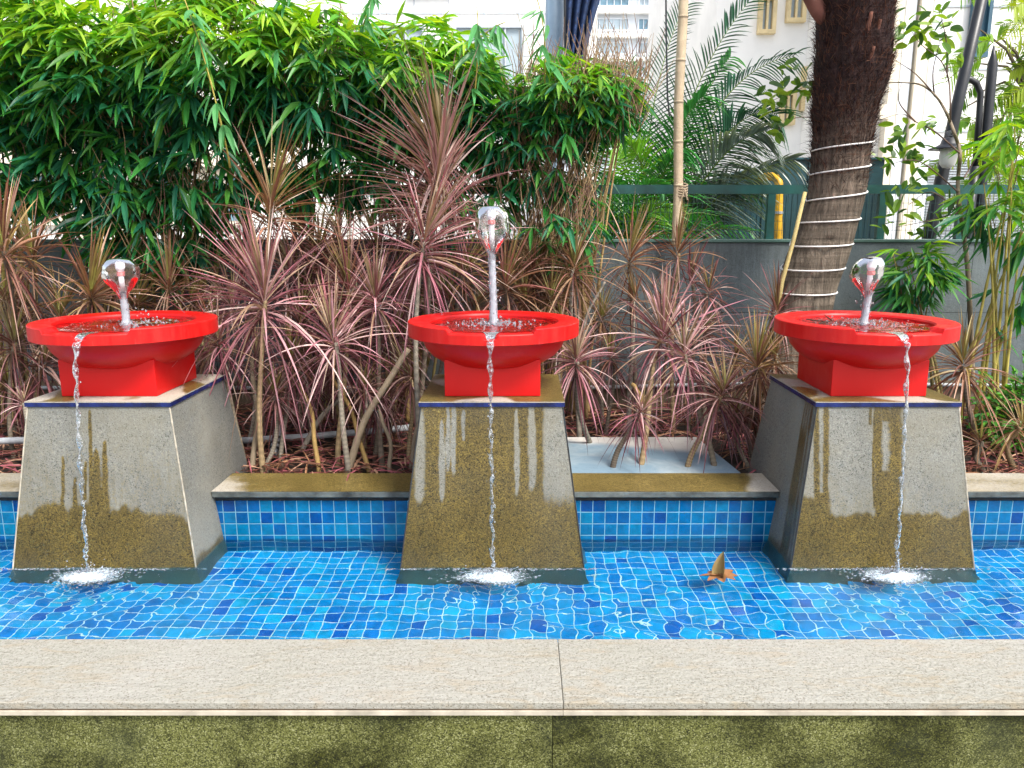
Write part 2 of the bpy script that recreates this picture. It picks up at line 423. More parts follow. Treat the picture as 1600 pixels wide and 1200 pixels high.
# ------------------------------------------------------------------ pool : floor, front wall, rear low walls
YW = 2.95; YC0, YC1 = 1.775, 2.087; FLOOR = -.125
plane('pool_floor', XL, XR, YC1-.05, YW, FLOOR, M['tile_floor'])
fw = thing('pool_wall', 'mossy front pool wall capped with wide pale sandstone coping', 'pool wall', (0, 1.9, -.45))
xj = PZ(876, 1050, .05).x
parts = []
for x0, x1 in ((XL, xj-.0006), (xj+.0006, XR)):
    p = MB().box(x0, x1, YC0, YC1, .030, .05).build('coping_slab', M['coping'], origin=((x0+x1)/2, 1.93, .03)); bevel(p, .0025); parts.append(p)
    p = MB().box(x0, x1, YC0-.003, YC1-.01, .0145, .0255).build('lower_slab', M['lower_slab'], origin=((x0+x1)/2, 1.93, .0)); parts.append(p)
parts.append(MB().box(XL, XR, YC0+.003, YC1-.015, .026, .0295).build('mortar_line', M['mortar'], origin=(0, 1.93, .0)))
xj2 = P(863, 1150, YC0+.03).x
for x0, x1 in ((XL, xj2-.001), (xj2+.001, XR)):
    parts.append(MB().box(x0, x1, YC0+.012, YC0+.06, -.47, .0135).build('facing_panel', M['mossy'], origin=((x0+x1)/2, YC0+.03, -.2)))
parts.append(MB().box(XL, XR, YC0+.061, YC1-.03, -.47, -.006).build('wall_core', M['dark_seam'], origin=(0, 1.95, -.2)))
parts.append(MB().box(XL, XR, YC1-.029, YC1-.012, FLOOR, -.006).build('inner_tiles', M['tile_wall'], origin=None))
adopt(fw, *parts)

# pedestals (x centre, top and foot half sizes)
PED = [-1.561, -.11, 1.351]
PY = 3.022
def noise2(x, y, s=0): return mnoise.noise(Vector((x, y, s*7.3)))
def sstep(e0, e1, x):
    t = min(1, max(0, (x-e0)/(e1-e0))); return t*t*(3-2*t)
def streak(px, py, cx, y0, y1, hw, taper=.3):
    wob = 2.2*noise2(cx*.3, py*.02, 1) + 1.0*noise2(cx, py*.09, 2)
    k = (py-y0)/max(1, y1-y0)
    if k < -.1 or k > 1.1: return 0
    h = hw*(1 - taper*abs(2*k-1)**2 + .25*noise2(cx, py*.05, 4))
    return (1-sstep(h*.3, h*1.5, abs(px-cx-wob)))*sstep(-.04, .05, k)*(1-sstep(.9, 1.04, k))
def wet_left(px, py):
    lim = 792 + 14*noise2(px*.02, 3) + 8*noise2(px*.09, 5) + 24*max(0, (70-px)/60) + 22*max(0, (px-215)/70)
    w_ = sstep(lim-12, lim+10, py)
    for a in ((150, 700, 830, 10, .8), (164, 688, 820, 5, .4), (98, 712, 800, 3, .3), (118, 745, 810, 4, .4), (141, 640, 800, 3.5, .4), (133, 720, 820, 3, .3), (157, 760, 840, 22, .7)):
        w_ = max(w_, streak(px, py, *a))
    return max(w_, .28*sstep(600, 800, py))
def wet_mid(px, py):
    d = 0
    for a in ((690, 655, 788, 6, .7), (700, 628, 740, 4, .4), (709, 628, 745, 5, .5), (724, 640, 690, 3.5, .4), (808, 638, 778, 4.5, .5), (831, 628, 770, 7, .5), (655, 640, 790, 9, .3)):
        d = max(d, streak(px, py, *a))
    lim = 848 + 5*noise2(py*.03, 9)
    d = max(d, sstep(lim-5, lim+6, px)*(1-sstep(755+12*noise2(px*.06, 2), 812, py))*.95)
    return 1-d
def wet_right(px, py):
    lim = 803 + 9*noise2(px*.03, 13) + 6*noise2(px*.1, 15)
    if px < 1292: lim -= 25
    w_ = sstep(lim-9, lim+8, py)
    for a in ((1276, 625, 830, 5, .2), (1291, 625, 820, 5, .1), (1372, 625, 830, 7, .1), (1366, 640, 800, 2.5, .1), (1400, 625, 830, 12, .1), (1384, 735, 850, 18, .3), (1359, 636, 665, 3, .2), (1286, 770, 850, 14, .4)):
        w_ = max(w_, streak(px, py, *a))
    w_ = max(w_, streak(px, py, 1384, 622, 660, 9, .1))
    return max(w_, .22*sstep(700, 800, py))
WETF = [wet_left, wet_mid, wet_right]
PLABEL = ['tapered granite pedestal at the left, dry above and wet only along its foot', 'tapered granite pedestal between the other two, almost wholly dark with wet',
          'tapered granite pedestal with a broad dark wet streak down its front, beside the palm']
HB, HT, ZT = .3435, .263, .600
def proj(v):
    d = Vector(v) - Vector((0, 0, HC)); zc = d.y*cp - d.z*sp
    return CX + d.x/zc*F, CY - (d.y*sp + d.z*cp)/zc*F
for pi, cx in enumerate(PED):
    ped = thing('granite_pedestal', PLABEL[pi], 'pedestal', (cx, PY, FLOOR), 'pedestals carrying the basins')
    slope = (HB-HT)/ZT
    def half(z): return HB - slope*z
    mb = MB()
    corners = [((-1, -1), (1, -1)), ((1, -1), (1, 1)), ((-1, 1), (-1, -1)), ((1, 1), (-1, 1))]
    for si, (a, b2) in enumerate(corners):
        nu, nv = (170, 170) if si == 0 else (50, 60)
        V = []; C = []
        for j in range(nv+1):
            z = FLOOR + (ZT-FLOOR)*j/nv; h = half(z)
            for i in range(nu+1):
                u = i/nu; x = (a[0]*(1-u)+b2[0]*u)*h + cx; y = (a[1]*(1-u)+b2[1]*u)*h + PY
                V.append((x, y, z)); px, py = proj((x, y, z))
                side_shade = 0
                if si == 0: wv = WETF[pi](px, py) if z > 0 else 1
                else:
                    wv = .9*(1-sstep(.0, .05+.03*noise2(u*6, si), z))
                    if pi == 2 and si == 2: wv = max(wv, *(1-sstep(.008, .02, abs(u-q-.05*(ZT-z)-.01*noise2(z*6, q))) for q in (.80, .84, .88, .93)))
                    side_shade = sstep(.45, .95, u+.2*noise2(z*4, u*4))*.9 if (pi == 0 and si == 1) else 0
                alg = 1 - sstep(-.006, .004, z + .004*noise2(x*30, y*30))
                C.append((wv, alg*.92, .5*max(0, noise2(u*3+si, z*5, 5)) + (.35 if si == 2 else .15 if si == 1 else 0) + side_shade))  # blue: random grime, plus shade painted on the side faces
        q = nu+1
        mb.add(V, [(j*q+i, j*q+i+1, (j+1)*q+i+1, (j+1)*q+i) for j in range(nv) for i in range(nu)], C)
    body = mb.build('pedestal_body', M['granite'], origin=(cx, PY, FLOOR))
    for sx in (-1, 1):
        adopt(ped, MB().tube([(cx+sx*(half(z)-.001), PY-half(z)+.0005, z) for z in (-.005, .3, ZT-.002)], .0030, 6).build('corner_joint', M['dark_seam' if (pi == 2 and sx < 0) or (pi == 1) else 'seam'], origin=(cx, PY, 0)))
    trim = MB().box(cx-HT-.006, cx+HT+.006, PY-HT-.006, PY+HT+.006, ZT+.002, ZT+.0175).build('blue_edge_tile', M['blue_trim'], origin=(cx, PY, ZT))
    V = []; C = []; q = 40; e = HT+.0055
    for j in range(q+1):
        for i in range(q+1):
            x = cx-e+2*e*i/q; y = PY-e+2*e*j/q; V.append((x, y, ZT+.0215))
            nz = noise2(x*5, y*5, pi+3)
            C.append((sstep(-.05, .15, nz + (.3 if pi == 1 else .15 if pi == 2 else -.15)), 0, 0))
    top = MB().box(cx-e, cx+e, PY-e, PY+e, ZT+.0176, ZT+.021, (0, 0, 0)).add(V, [(j*(q+1)+i, j*(q+1)+i+1, (j+1)*(q+1)+i+1, (j+1)*(q+1)+i) for j in range(q) for i in range(q)], C)
    top = top.build('top_slab', M['sill'], origin=(cx, PY, ZT))
    adopt(ped, body, trim, top)

# rear low walls between the pedestals
ends = [XL] + [s for c in PED for s in (c-.318, c+.318)] + [XR]
RL = ['short low tiled pool wall left of the left pedestal', 'low tiled pool wall between the left and middle pedestals', 'low tiled pool wall between the middle and right pedestals', 'short low tiled pool wall right of the right pedestal']
for k in range(4):
    x0, x1 = ends[2*k], ends[2*k+1]
    lw = thing('low_wall', RL[k], 'low wall', ((x0+x1)/2, YW, FLOOR), 'low tiled walls between the pedestals')
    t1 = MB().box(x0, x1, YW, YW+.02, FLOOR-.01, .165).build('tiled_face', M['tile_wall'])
    V = []; C = []; nx, ny = int((x1-x0)/.012), 20; YS0, YS1 = YW-.025, 3.16
    for j in range(ny+1):
        for i in range(nx+1):
            x = x0+(x1-x0)*i/nx; y = YS0+(YS1-YS0)*j/ny; V.append((x, y, .2135))
            px, _ = proj((x, y, .213)); nz = 10*noise2(x*6, y*12, 3)
            if k == 1: wv = sstep(335, 420, px+nz*4+(755-_)*1.5)
            elif k == 2: wv = 1-sstep(1160, 1185, px+nz)
            else: wv = .3+.3*noise2(x*5, y*9, 4)
            C.append((wv, 0, 0))
    sill = MB().add(V, [(j*(nx+1)+i, j*(nx+1)+i+1, (j+1)*(nx+1)+i+1, (j+1)*(nx+1)+i) for j in range(ny) for i in range(nx)], C).build('sill_slab', M['sill'])
    sl = MB().box(x0, x1, YS0, YS1, .187, .213).build('sill_edge', M['sill_edge']); bevel(sl, .003, 1)
    gap = MB().box(x0, x1, YW+.004, YS1-.01, .1655, .1865).build('mortar_bed', M['dark_seam'])
    core = MB().box(x0, x1, YW+.021, YS1-.02, FLOOR, .165).build('wall_core', M['dark_seam'])
    adopt(lw, t1, sill, sl, gap, core)

# ------------------------------------------------------------------ water surface : real ripples
LAND = [(PED[i]+(-.018, .006, .012)[i], 2.60) for i in range(3)]
wx0, wx1, wy0, wy1 = XL, XR, YC1-.013, YW-.001
nx, ny = 900, 110
X, Yg = np.meshgrid(np.linspace(wx0, wx1, nx+1), np.linspace(wy0, wy1, ny+1))
Hh = np.zeros_like(X)
for k in range(26):
    a = rs.uniform(0, math.pi); lam = rs.uniform(.06, .30); amp = .00022*(lam/.1)**1.35; ph = rs.uniform(0, 6.28)
    wrp = .03*np.sin(X*rs.uniform(3, 9)+ph)+.03*np.sin(Yg*rs.uniform(3, 9)+2*ph)
    Hh += amp*np.sin(2*math.pi*(X*math.cos(a)+Yg*math.sin(a)+wrp)/lam+ph)
for lx, ly in LAND:
    r = np.hypot(X-lx, Yg-ly)
    Hh += .0022*np.exp(-(r/.26)**1.3)*np.sin(2*math.pi*(r+.012*np.sin(5*np.arctan2(Yg-ly, X-lx)))/.045)
    Hh += .0015*np.exp(-(r/.5)**2)*np.sin(2*math.pi*r/.09)
    Hh += .003*np.exp(-(r/.11)**2)*np.sin(X*260)*np.sin(Yg*230+1)
# a livelier choppy patch between the middle and right pedestals
r = np.hypot((X-.42)/.5, (Yg-2.25)/.3); e = np.exp(-r**2)
Hh += .0034*e*np.sin((X*.7+Yg*.75)*44+2*np.sin(Yg*17)) + .0016*e*np.sin((X*.4-Yg*.9)*80+2*np.sin(X*23))
V = np.stack([X, Yg, Hh], axis=2).reshape(-1, 3)
idx = np.arange((nx+1)*(ny+1)).reshape(ny+1, nx+1)
fc = np.stack([idx[:-1, :-1], idx[:-1, 1:], idx[1:, 1:], idx[1:, :-1]], axis=2).reshape(-1, 4)
tag(MB().add(V, fc).build('water', M['water'], smooth=True), kind='structure')

# ------------------------------------------------------------------ basins
BZ = ZT+.022                        # basin stands here
BLABEL = ['round red fountain basin on the left pedestal with the largest outward view of its square foot', 'round red fountain basin on the middle pedestal under the tallest jet',
          'round red fountain basin on the right pedestal in front of the palm trunk']
BLABEL[0] = 'round red fountain basin on the left pedestal, dead leaves floating in it'
JETTOP = [1.133, 1.33, 1.137]
def rimfn(cx, cy):
    def fn(x, y, z, r, a):
        dx, dy = x-cx, y-cy
        if dy < -.17 and r > .2 and z > BZ+.235:           # lowered front lip with a spout groove
            s = 1-sstep(.154, .160, abs(dx))
            z -= .017*s*sstep(BZ+.235, BZ+.262, z)
            g = 1-sstep(.008, .030, abs(dx))
            z -= .030*g*sstep(BZ+.235, BZ+.262, z)
            if r > .32: y += .012*g
        return x, y, z
    return fn
for pi, cx in enumerate(PED):
    bas = thing('fountain_basin', BLABEL[pi], 'fountain basin', (cx, PY, BZ), 'red fountain basins')
    RT = .272
    prof = [(.12, .098), (.165, .100), (.205, .112), (.245, .138), (.270, .168), (.281, .196), (.283, .210), (.287, .214), (.3335, .214), (.336, .2165), (.336, .235), (.336, .250), (.336, RT-.004),
            (.3335, RT-.001), (.329, RT), (.30, RT-.001), (.275, RT-.002), (.256, RT-.005), (.2505, RT-.012), (.249, RT-.028), (.235, .240), (.18, .237), (.10, .236), (.0005, .235)]
    cols = []
    fine = []
    for (r0, z0), (r1, z1) in zip(prof[:-1], prof[1:]):
        fine.append((r0, z0))
    fine.append(prof[-1])
    n_ = 360
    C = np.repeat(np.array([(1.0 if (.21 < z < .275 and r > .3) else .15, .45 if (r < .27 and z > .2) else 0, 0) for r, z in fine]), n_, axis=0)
    bowl = MB().lathe([(r, z+BZ) for r, z in fine], cx, PY, n_, C, rimfn(cx, PY)).build('bowl', M['red'], smooth=True, origin=(cx, PY, BZ))
    bowl.data.set_sharp_from_angle(angle=R(24))
    h = .181
    foot = bevel(MB().box(cx-h, cx+h, PY-h, PY+h, BZ, BZ+.140, (.1, 0, 0)).build('square_foot', M['red'], origin=(cx, PY, BZ)), .003)
    # water lying in the bowl, rippled by the jet
    V = [(cx, PY, BZ+.2535)]; Fc = []; nr, na = 26, 90
    for i in range(1, nr+1):
        r = .2493*i/nr
        for k in range(na):
            a = 2*math.pi*k/na
            x, y = r*math.cos(a), r*math.sin(a)
            V.append((cx+x, PY+y, BZ+.2535 + .0022*math.exp(-(r/.18)**2)*math.sin(r*200) + .0032*noise2(x*40, y*40, pi) + .0035*math.exp(-(r/.07)**2)*noise2(x*90, y*90, pi+5)))
    Fc += [(0, 1+k, 1+(k+1) % na) for k in range(na)]
    for i in range(nr-1):
        for k in range(na):
            Fc.append((1+i*na+k, 1+(i+1)*na+k, 1+(i+1)*na+(k+1) % na, 1+i*na+(k+1) % na))
    wt = MB().add(V, Fc).build('basin_water', M['water'], smooth=True, origin=(cx, PY, BZ))
    zt = JETTOP[pi]
    lean = (-.003, -.006, .012)[pi]
    pipe = MB().tube([(cx, PY, BZ+.15), (cx+lean, PY, zt-.02)], .0105, 14).build('nozzle_pipe', M['pvc'], smooth=False, origin=(cx, PY, BZ))
    capm = MB().lathe([(.0105, zt-.052), (.0135, zt-.048), (.0175, zt-.040), (.0175, zt-.003), (.0165, zt), (.012, zt), (.0115, zt-.01), (0.0005, zt-.012)], cx+lean, PY, 20).build('nozzle_head', M['pvc'], origin=(cx+lean, PY, zt))
    band = MB().lathe([(.0106, zt-.070), (.0145, zt-.069), (.0145, zt-.0535), (.0106, zt-.0525)], cx+lean, PY, 20).build('band', M['pink_band'], origin=(cx+lean, PY, zt))
    adopt(bas, bowl, foot, wt, pipe)
    pipe_loc = Vector((cx, PY, BZ))
    for o in (capm, band): o.parent = pipe; o.location = Vector(o.location) - pipe_loc
# water jets: a clear bell round the nozzle falling back into a foaming column
JLABEL = ['short clear water bell over the left red basin', 'tall clear water jet with bell top over the middle red basin', 'lopsided clear water bell over the right red basin']
for pi, cx in enumerate(PED):
    zt = JETTOP[pi]; lean = (-.003, -.006, .012)[pi]
    jet = thing('water_jet', JLABEL[pi], 'water jet', (cx, PY, BZ+.25), 'water jets')
    seed = pi*3.1
    bh = (.165, .205, .165)[pi]; bw = (.066, .068, .060)[pi]
    skew = (0, .004, -.020)[pi]
    prof = []
    for i in range(26):
        k = i/25
        r = bw*(math.sin(min(1, k*2.6+.30)*math.pi/2))*(1-.80*sstep(.42, 1.0, k))
        prof.append((max(r, .013), zt+.004 - bh*k - (.006 if i == 0 else 0)))
    prof = [(.012, zt+.001)] + prof
    inner = [(max(r-.0016, .0115), z-.001) for r, z in reversed(prof)]
    def fn(x, y, z, r, a):
        k = (zt-z)/bh
        wv = 1 + .10*mnoise.noise(Vector((math.cos(a)*1.6+seed, math.sin(a)*1.6, z*22))) + .07*k*mnoise.noise(Vector((math.cos(a)*3, math.sin(a)*3+seed, z*30)))
        cx2 = cx+lean+skew*math.sin(min(1, max(0, k))*math.pi)
        return cx2+(x-cx)*wv, PY+(y-PY)*wv, z + .008*k*mnoise.noise(Vector((math.cos(a)*3, math.sin(a)*3+seed, 0)))
    bell = MB().lathe(prof+inner, cx, PY, 64, fn=fn).build('water_bell', M['jet'], smooth=True, origin=(cx, PY, BZ+.25))
    # column of falling, foaming water clinging round the pipe
    mb = MB(); z1 = zt-bh*.80; z0 = BZ+.252; m_ = 60; ring = 18; V = []; 
    for i in range(m_+1):
        z = z0+(z1-z0)*i/m_; k = i/m_
        rr = .0142 + .010*math.exp(-k*9) + .005*sstep(.8, 1, k)
        for q in range(ring):
            a = 2*math.pi*q/ring
            r = rr*(1+.28*mnoise.noise(Vector((math.cos(a)*1.3+seed, math.sin(a)*1.3, z*60))) + .18*mnoise.noise(Vector((math.cos(a)*3, math.sin(a)*3+seed, z*160))))
            V.append((cx+lean*k+r*math.cos(a), PY+r*math.sin(a), z))
    mb.add(V, [(i*ring+q, i*ring+(q+1) % ring, (i+1)*ring+(q+1) % ring, (i+1)*ring+q) for i in range(m_) for q in range(ring)])
    colm = mb.build('falling_sheet', M['foam'], smooth=True, origin=(cx, PY, BZ+.25))
    mb = MB()
    for q in range(300 if pi == 1 else 220):
        a = rnd.uniform(0, 6.28); r = abs(rnd.gauss(0, .085)) + .02; z = z0+abs(rnd.gauss(0, .006)); s_ = rnd.uniform(.0012, .0042)
        if q < 22: r = rnd.uniform(.015, .04); z = rnd.uniform(z0, z1)
        if r > .22: continue
        mb.add(ICO1[0]*s_*np.array([1, 1, rnd.uniform(.8, 1.5)])+np.array([cx+r*math.cos(a)+(.05 if pi == 0 else 0), PY+r*math.sin(a), z]), ICO1[1])
    drops = mb.build('droplets', M['foam'], smooth=True, origin=(cx, PY, BZ+.25))
    drops['kind'] = 'stuff'; adopt(jet, bell, colm, drops)
mb = MB(); c_ = PED[0]
for q in range(34):
    a = rnd.uniform(0, 6.28); x = c_+.10+rnd.gauss(0, .045); y = PY+.03+rnd.gauss(0, .03); d = Vector((math.cos(a), math.sin(a), rnd.uniform(-.05, .15)))
    mb.leaves([(x, y, BZ+.2565)], [d], rnd.uniform(.02, .05), rnd.uniform(.004, .012), .05, (.12, .07, .03), (.20, .13, .05), 3, .3)
mb.leaves([(c_+.085, PY+.02, BZ+.255)], [(.2, 0, 1)], .03, .012, .0, (.05, .02, .02), (.03, .02, .02), 4, .3)
tag(mb.build('floating_leaves', M['litter'], origin=(c_+.1, PY, BZ+.2565)), 'dark dead leaf scraps floating in the left red basin', 'leaf debris')
c_ = PED[2]; mb = MB()
mb.tube([(c_-.19, PY-.03, BZ+.258), (c_-.15, PY-.02, BZ+.262), (c_-.13, PY-.01, BZ+.268), (c_-.155, PY+.01, BZ+.290)], [.003, .003, .0025, .0015], 6, (.06, .03, .02)).tube([(c_-.22, PY+.02, BZ+.27), (c_-.15, PY-.02, BZ+.263)], .0022, 6, (.06, .03, .02))
tag(mb.build('twig', M['cane'], origin=(c_-.19, PY-.03, BZ+.258)), 'small dark forked twig on the rim of the right red basin', 'twig')
# falling streams from the spouts and their splashes
SLABEL = ['thin stream falling from the left basin spout', 'thin beaded stream falling down the middle pedestal', 'thin stream falling from the right basin spout']
for pi, cx in enumerate(PED):
    lx, ly = LAND[pi]; zs = BZ+.232; ys = PY-.33
    def path(k):                     # k 0..1 down
        z = zs*(1-k**1.0); y = ys - .018 + (ly-(ys-.018))*math.sqrt(max(0, k))
        return cx+(lx-cx)*k, y, z
    V = []; m_ = 260; ring = 10; s0 = pi*11.7
    for i in range(m_+1):
        k = i/m_; x, y, z = path(k)
        tw = z*38+s0; taper = (.014 if k < .02 else .0078+.0048*math.exp(-k*6))
        bead = 1+ (.12+.62*sstep(.2, .9, k))*mnoise.noise(Vector((s0, z*(42+30*k), .3)))*1.5
        a1, a2 = taper*max(.25, bead), taper*max(.25, bead)*(.40+.35*sstep(.3, .9, k))
        x += .003*math.sin(z*55+s0)*(.4+k) + .003*mnoise.noise(Vector((z*30, s0, 0)))
        for q in range(ring):
            t_ = 2*math.pi*q/ring; ex, ey = a1*math.cos(t_), a2*math.sin(t_)
            V.append((x+ex*math.cos(tw)-ey*math.sin(tw), y+(ex*math.sin(tw)+ey*math.cos(tw))*.8, z))
    mb = MB().add(V, [(i*ring+q, i*ring+(q+1) % ring, (i+1)*ring+(q+1) % ring, (i+1)*ring+q) for i in range(m_) for q in range(ring)])
    # the sheet of water sliding over the lip
    Vl = []
    for i in range(9):
        k = i/8; wd = .030*(1-k)+.010*k
        yy = PY-.246-.094*min(1, k*1.3); zz = BZ+.2545 - .022*sstep(.5, 1, k)
        for j in range(7): Vl.append((cx+wd*(j/3-1), yy, zz - .006*(1-abs(j/3-1))*k))
    mb.add(Vl, [(i*7+j, i*7+j+1, (i+1)*7+j+1, (i+1)*7+j) for i in range(8) for j in range(6)])
    for q in range(60):
        k = rnd.uniform(.15, 1); x, y, z = path(k); s_ = rnd.uniform(.0012, .0030)
        mb.add(ICO1[0]*s_*np.array([1, 1, 1.6])+np.array([x+rnd.gauss(0, .006), y+rnd.gauss(0, .004), z]), ICO1[1])
    tag(mb.build('water_stream', M['stream'], smooth=True, origin=(cx, ly, .4)), SLABEL[pi], 'water stream', 'falling streams')
    mb = MB(); v2, f2 = ICO1
    for q in range(900):
        a = rnd.uniform(0, 6.28); r = abs(rnd.gauss(0, .062)); e = rnd.uniform(.4, 1)
        x = lx+r*math.cos(a)*1.5; y = ly+.01+r*math.sin(a)*.8
        if y > PY-HB-.004: y = PY-HB-.004-rnd.uniform(0, .02)
        z = .002+.022*math.exp(-(r/.035)**2)*rnd.random()+abs(rnd.gauss(0, .0022)); s_ = rnd.uniform(.0010, .0040)*math.exp(-r*3)
        mb.add(v2*s_*np.array([1.2+rnd.random(), 1, .65])+np.array([x, y, z]), f2)
    for q in range(260):            # specks of foam drawn out along the pedestal foot
        x = PED[pi]+rnd.uniform(-1.15, 1.15)*HB; y = PY-HB-rnd.uniform(.004, .02)
        s_ = rnd.uniform(.001, .0032); mb.add(v2*s_*np.array([2, 1, .6])+np.array([x, y, .001]), f2)
    for q in range(34):             # thrown drops
        a = rnd.uniform(0, 6.28); r = rnd.uniform(.01, .10); s_ = rnd.uniform(.0015, .0035)
        mb.add(v2*s_+np.array([lx+r*math.cos(a), min(ly+r*math.sin(a)*.6, PY-HB-.006), rnd.uniform(.01, .055)]), f2)
    V = [(lx, ly, .012)]; C = [(.9, 0, 0)]; nr, na = 34, 110
    for i in range(1, nr+1):
        q_ = i/nr
        for k_ in range(na):
            a = 2*math.pi*k_/na; wob = 1+.25*noise2(math.cos(a)*1.5+pi*4, math.sin(a)*1.5, 8)
            x = lx+.27*q_*wob*math.cos(a); y = ly+.145*q_*wob*math.sin(a)
            z = .0035+.016*math.exp(-(q_/.22)**2)+(.010*math.exp(-q_*3)+.001)*noise2(x*90, y*90, pi)+.004*math.exp(-q_*2)*noise2(x*220, y*220, pi)
            y = min(y, PY-HB-.003-.0005*(k_ % 3)); C.append((.66*math.exp(-(q_/.44)**2)-.20*q_+.09, 0, 0)); V.append((x, y, max(z, .0025)))
    Fq = [(0, 1+k_, 1+(k_+1) % na) for k_ in range(na)]+[(1+i*na+k_, 1+(i+1)*na+k_, 1+(i+1)*na+(k_+1) % na, 1+i*na+(k_+1) % na) for i in range(nr-1) for k_ in range(na)]
    fm_ = MB().add(V, Fq, C).build('foam_patch', M['foam_patch'], smooth=True, origin=(lx, ly, 0)); fm_['kind'] = 'stuff'
    spl = tag(mb.build('splash', M['foam'], smooth=True, origin=(lx, ly, 0)), ['white splash where the left stream hits the pool', 'white splash at the foot of the middle pedestal', 'white splash where the right stream hits the pool'][pi], 'splash', 'splashes')
    fm_.parent = spl; fm_.location = (0, 0, 0)

# a dry leaf standing half folded on the water
fp = PZ(1125, 899, .004)
mb = MB()
lc = (.46, .33, .13)
mb.leaves([fp+Vector((0, 0, -.003))], [(.12, .1, 1)], .092, .058, -.02, lc, (.44, .30, .12), 8, .5, roll=np.array([.1]), base=.9, peak=.12)
for a in np.linspace(0, 2*math.pi, 9)[:-1]:
    l_ = rnd.uniform(.05, .08); d = Vector((math.cos(a)*1.3, math.sin(a), .12))
    mb.leaves([fp], [d], l_, .035, .12, (.34, .18, .08), (.28, .12, .05), 5, .2, roll=np.array([rnd.uniform(-.3, .3)]), base=.6)
tag(mb.build('dry_leaf', M['litter'], origin=tuple(fp)), 'curled brown dry leaf standing on the pool water', 'leaf')

# ------------------------------------------------------------------ boundary wall, pipes, slab
YB = 4.62
WT = P(1100, 374, YB).z
bw = thing('boundary_wall', 'dark grey granite clad wall behind the planting bed', 'wall', (0, YB, BEDZ))
js = [-4.6, P(330, 450, YB).x, P(700, 450, YB).x, P(1515, 450, YB).x, 4.6]
pr = []
for a, b2 in zip(js[:-1], js[1:]):
    for z0, z1 in ((.33, .745), (.7475, WT-.02)):
        nxx = int((b2-a)/.05)+1; nz = 10
        V = []; C = []
        for j in range(nz+1):
            for i in range(nxx+1):
                x = a+.0015+(b2-a-.003)*i/nxx; z = z0+(z1-z0)*j/nz; V.append((x, YB, z))
                C.append((.25+.5*noise2(x*.9, z*1.2, 3), 0, .25+.5*max(0, noise2(x*.8, z*1.5, 9))))
        q = nxx+1
        pr.append(MB().add(V, [(j*q+i, j*q+i+1, (j+1)*q+i+1, (j+1)*q+i) for j in range(nz) for i in range(nxx)], C).build('cladding_panel', M['wallstone'], origin=None))
pr.append(MB().box(-4.6, 4.6, YB+.004, YB+.22, -.4, WT-.021).build('wall_core', M['dark_seam']))
pr.append(MB().box(-4.6, 4.6, YB-.02, YB+.003, -.4, .328).build('plinth', M['plinth']))
pr.append(bevel(MB().box(-4.6, 4.6, YB-.012, YB+.23, WT-.019, WT).build('wall_cap', M['wallstone']), .004, 1))
adopt(bw, *pr)
a, b2 = P(900, 606, YB-.04), P(1215, 598, YB-.04)
tag(MB().tube([(-4, YB-.04, a.z), tuple(a), tuple(b2), (4, YB-.04, a.z)], .012, 10).build('conduit', M['greypipe'], origin=(0, YB-.04, a.z)), 'thin grey conduit fixed along the foot of the dark wall', 'pipe')
pts = [P(x, y, Yq) for x, y, Yq in ((-60, 692, 3.55), (30, 688, 3.6), (200, 690, 3.68), (390, 688, 3.7), (430, 685, 3.72), (470, 683, 3.74), (600, 672, 3.82), (640, 668, 3.85))]
tag(MB().tube(pts, .017, 12).build('water_pipe', M['greypipe'], smooth=True, origin=tuple(pts[0])), 'grey water pipe lying across the planting bed behind the canes', 'pipe')
vt = thing('pipe_fitting', 'grey pipe end with black rings standing in the bed', 'pipe fitting', tuple(P(432, 700, 3.62)))
p0, p1 = P(426, 712, 3.55), P(438, 668, 3.66)
o1 = MB().tube([p0, p0.lerp(p1, .5), p1], [.022, .022, .026], 16).build('pipe_end', M['greypipe'], origin=tuple(p0))
rr = []
for k in (.2, .38, .56):
    c0, c1 = p0.lerp(p1, k), p0.lerp(p1, k+.07)
    rr.append(MB().tube([c0, c1], .026, 16).build('ring', M['black'], origin=tuple(c0)))
adopt(vt, o1, *rr)
# the slab in the bed
q = [PZ(880, 741, .20), PZ(1160, 741, .20), PZ(1088, 683, .20), PZ(880, 683, .20)]
V = []; C = []; nn = 30
for j in range(nn+1):
    for i in range(nn+1):
        u, v_ = i/nn, j/nn
        p = (q[0]*(1-u)+q[1]*u)*(1-v_) + (q[3]*(1-u)+q[2]*u)*v_
        V.append(tuple(p)); C.append((sstep(.62, .78, v_ + .34*(u-.5)+.06*noise2(u*5, v_*5)), 0, 0))
mb = MB().add(V, [(j*(nn+1)+i, j*(nn+1)+i+1, (j+1)*(nn+1)+i+1, (j+1)*(nn+1)+i) for j in range(nn) for i in range(nn)], C)
low = [Vector((p.x, p.y, .10)) for p in q]
mb.add([tuple(p-Vector((0, 0, .0))) for p in q]+[tuple(p) for p in low], [(0, 4, 5, 1), (1, 5, 6, 2), (2, 6, 7, 3), (3, 7, 4, 0)], (.3, 0, 0))
tag(mb.build('stone_slab', M['slab'], origin=tuple(q[0])), 'damp blue grey slab lying in the planting bed behind the low wall', 'slab')

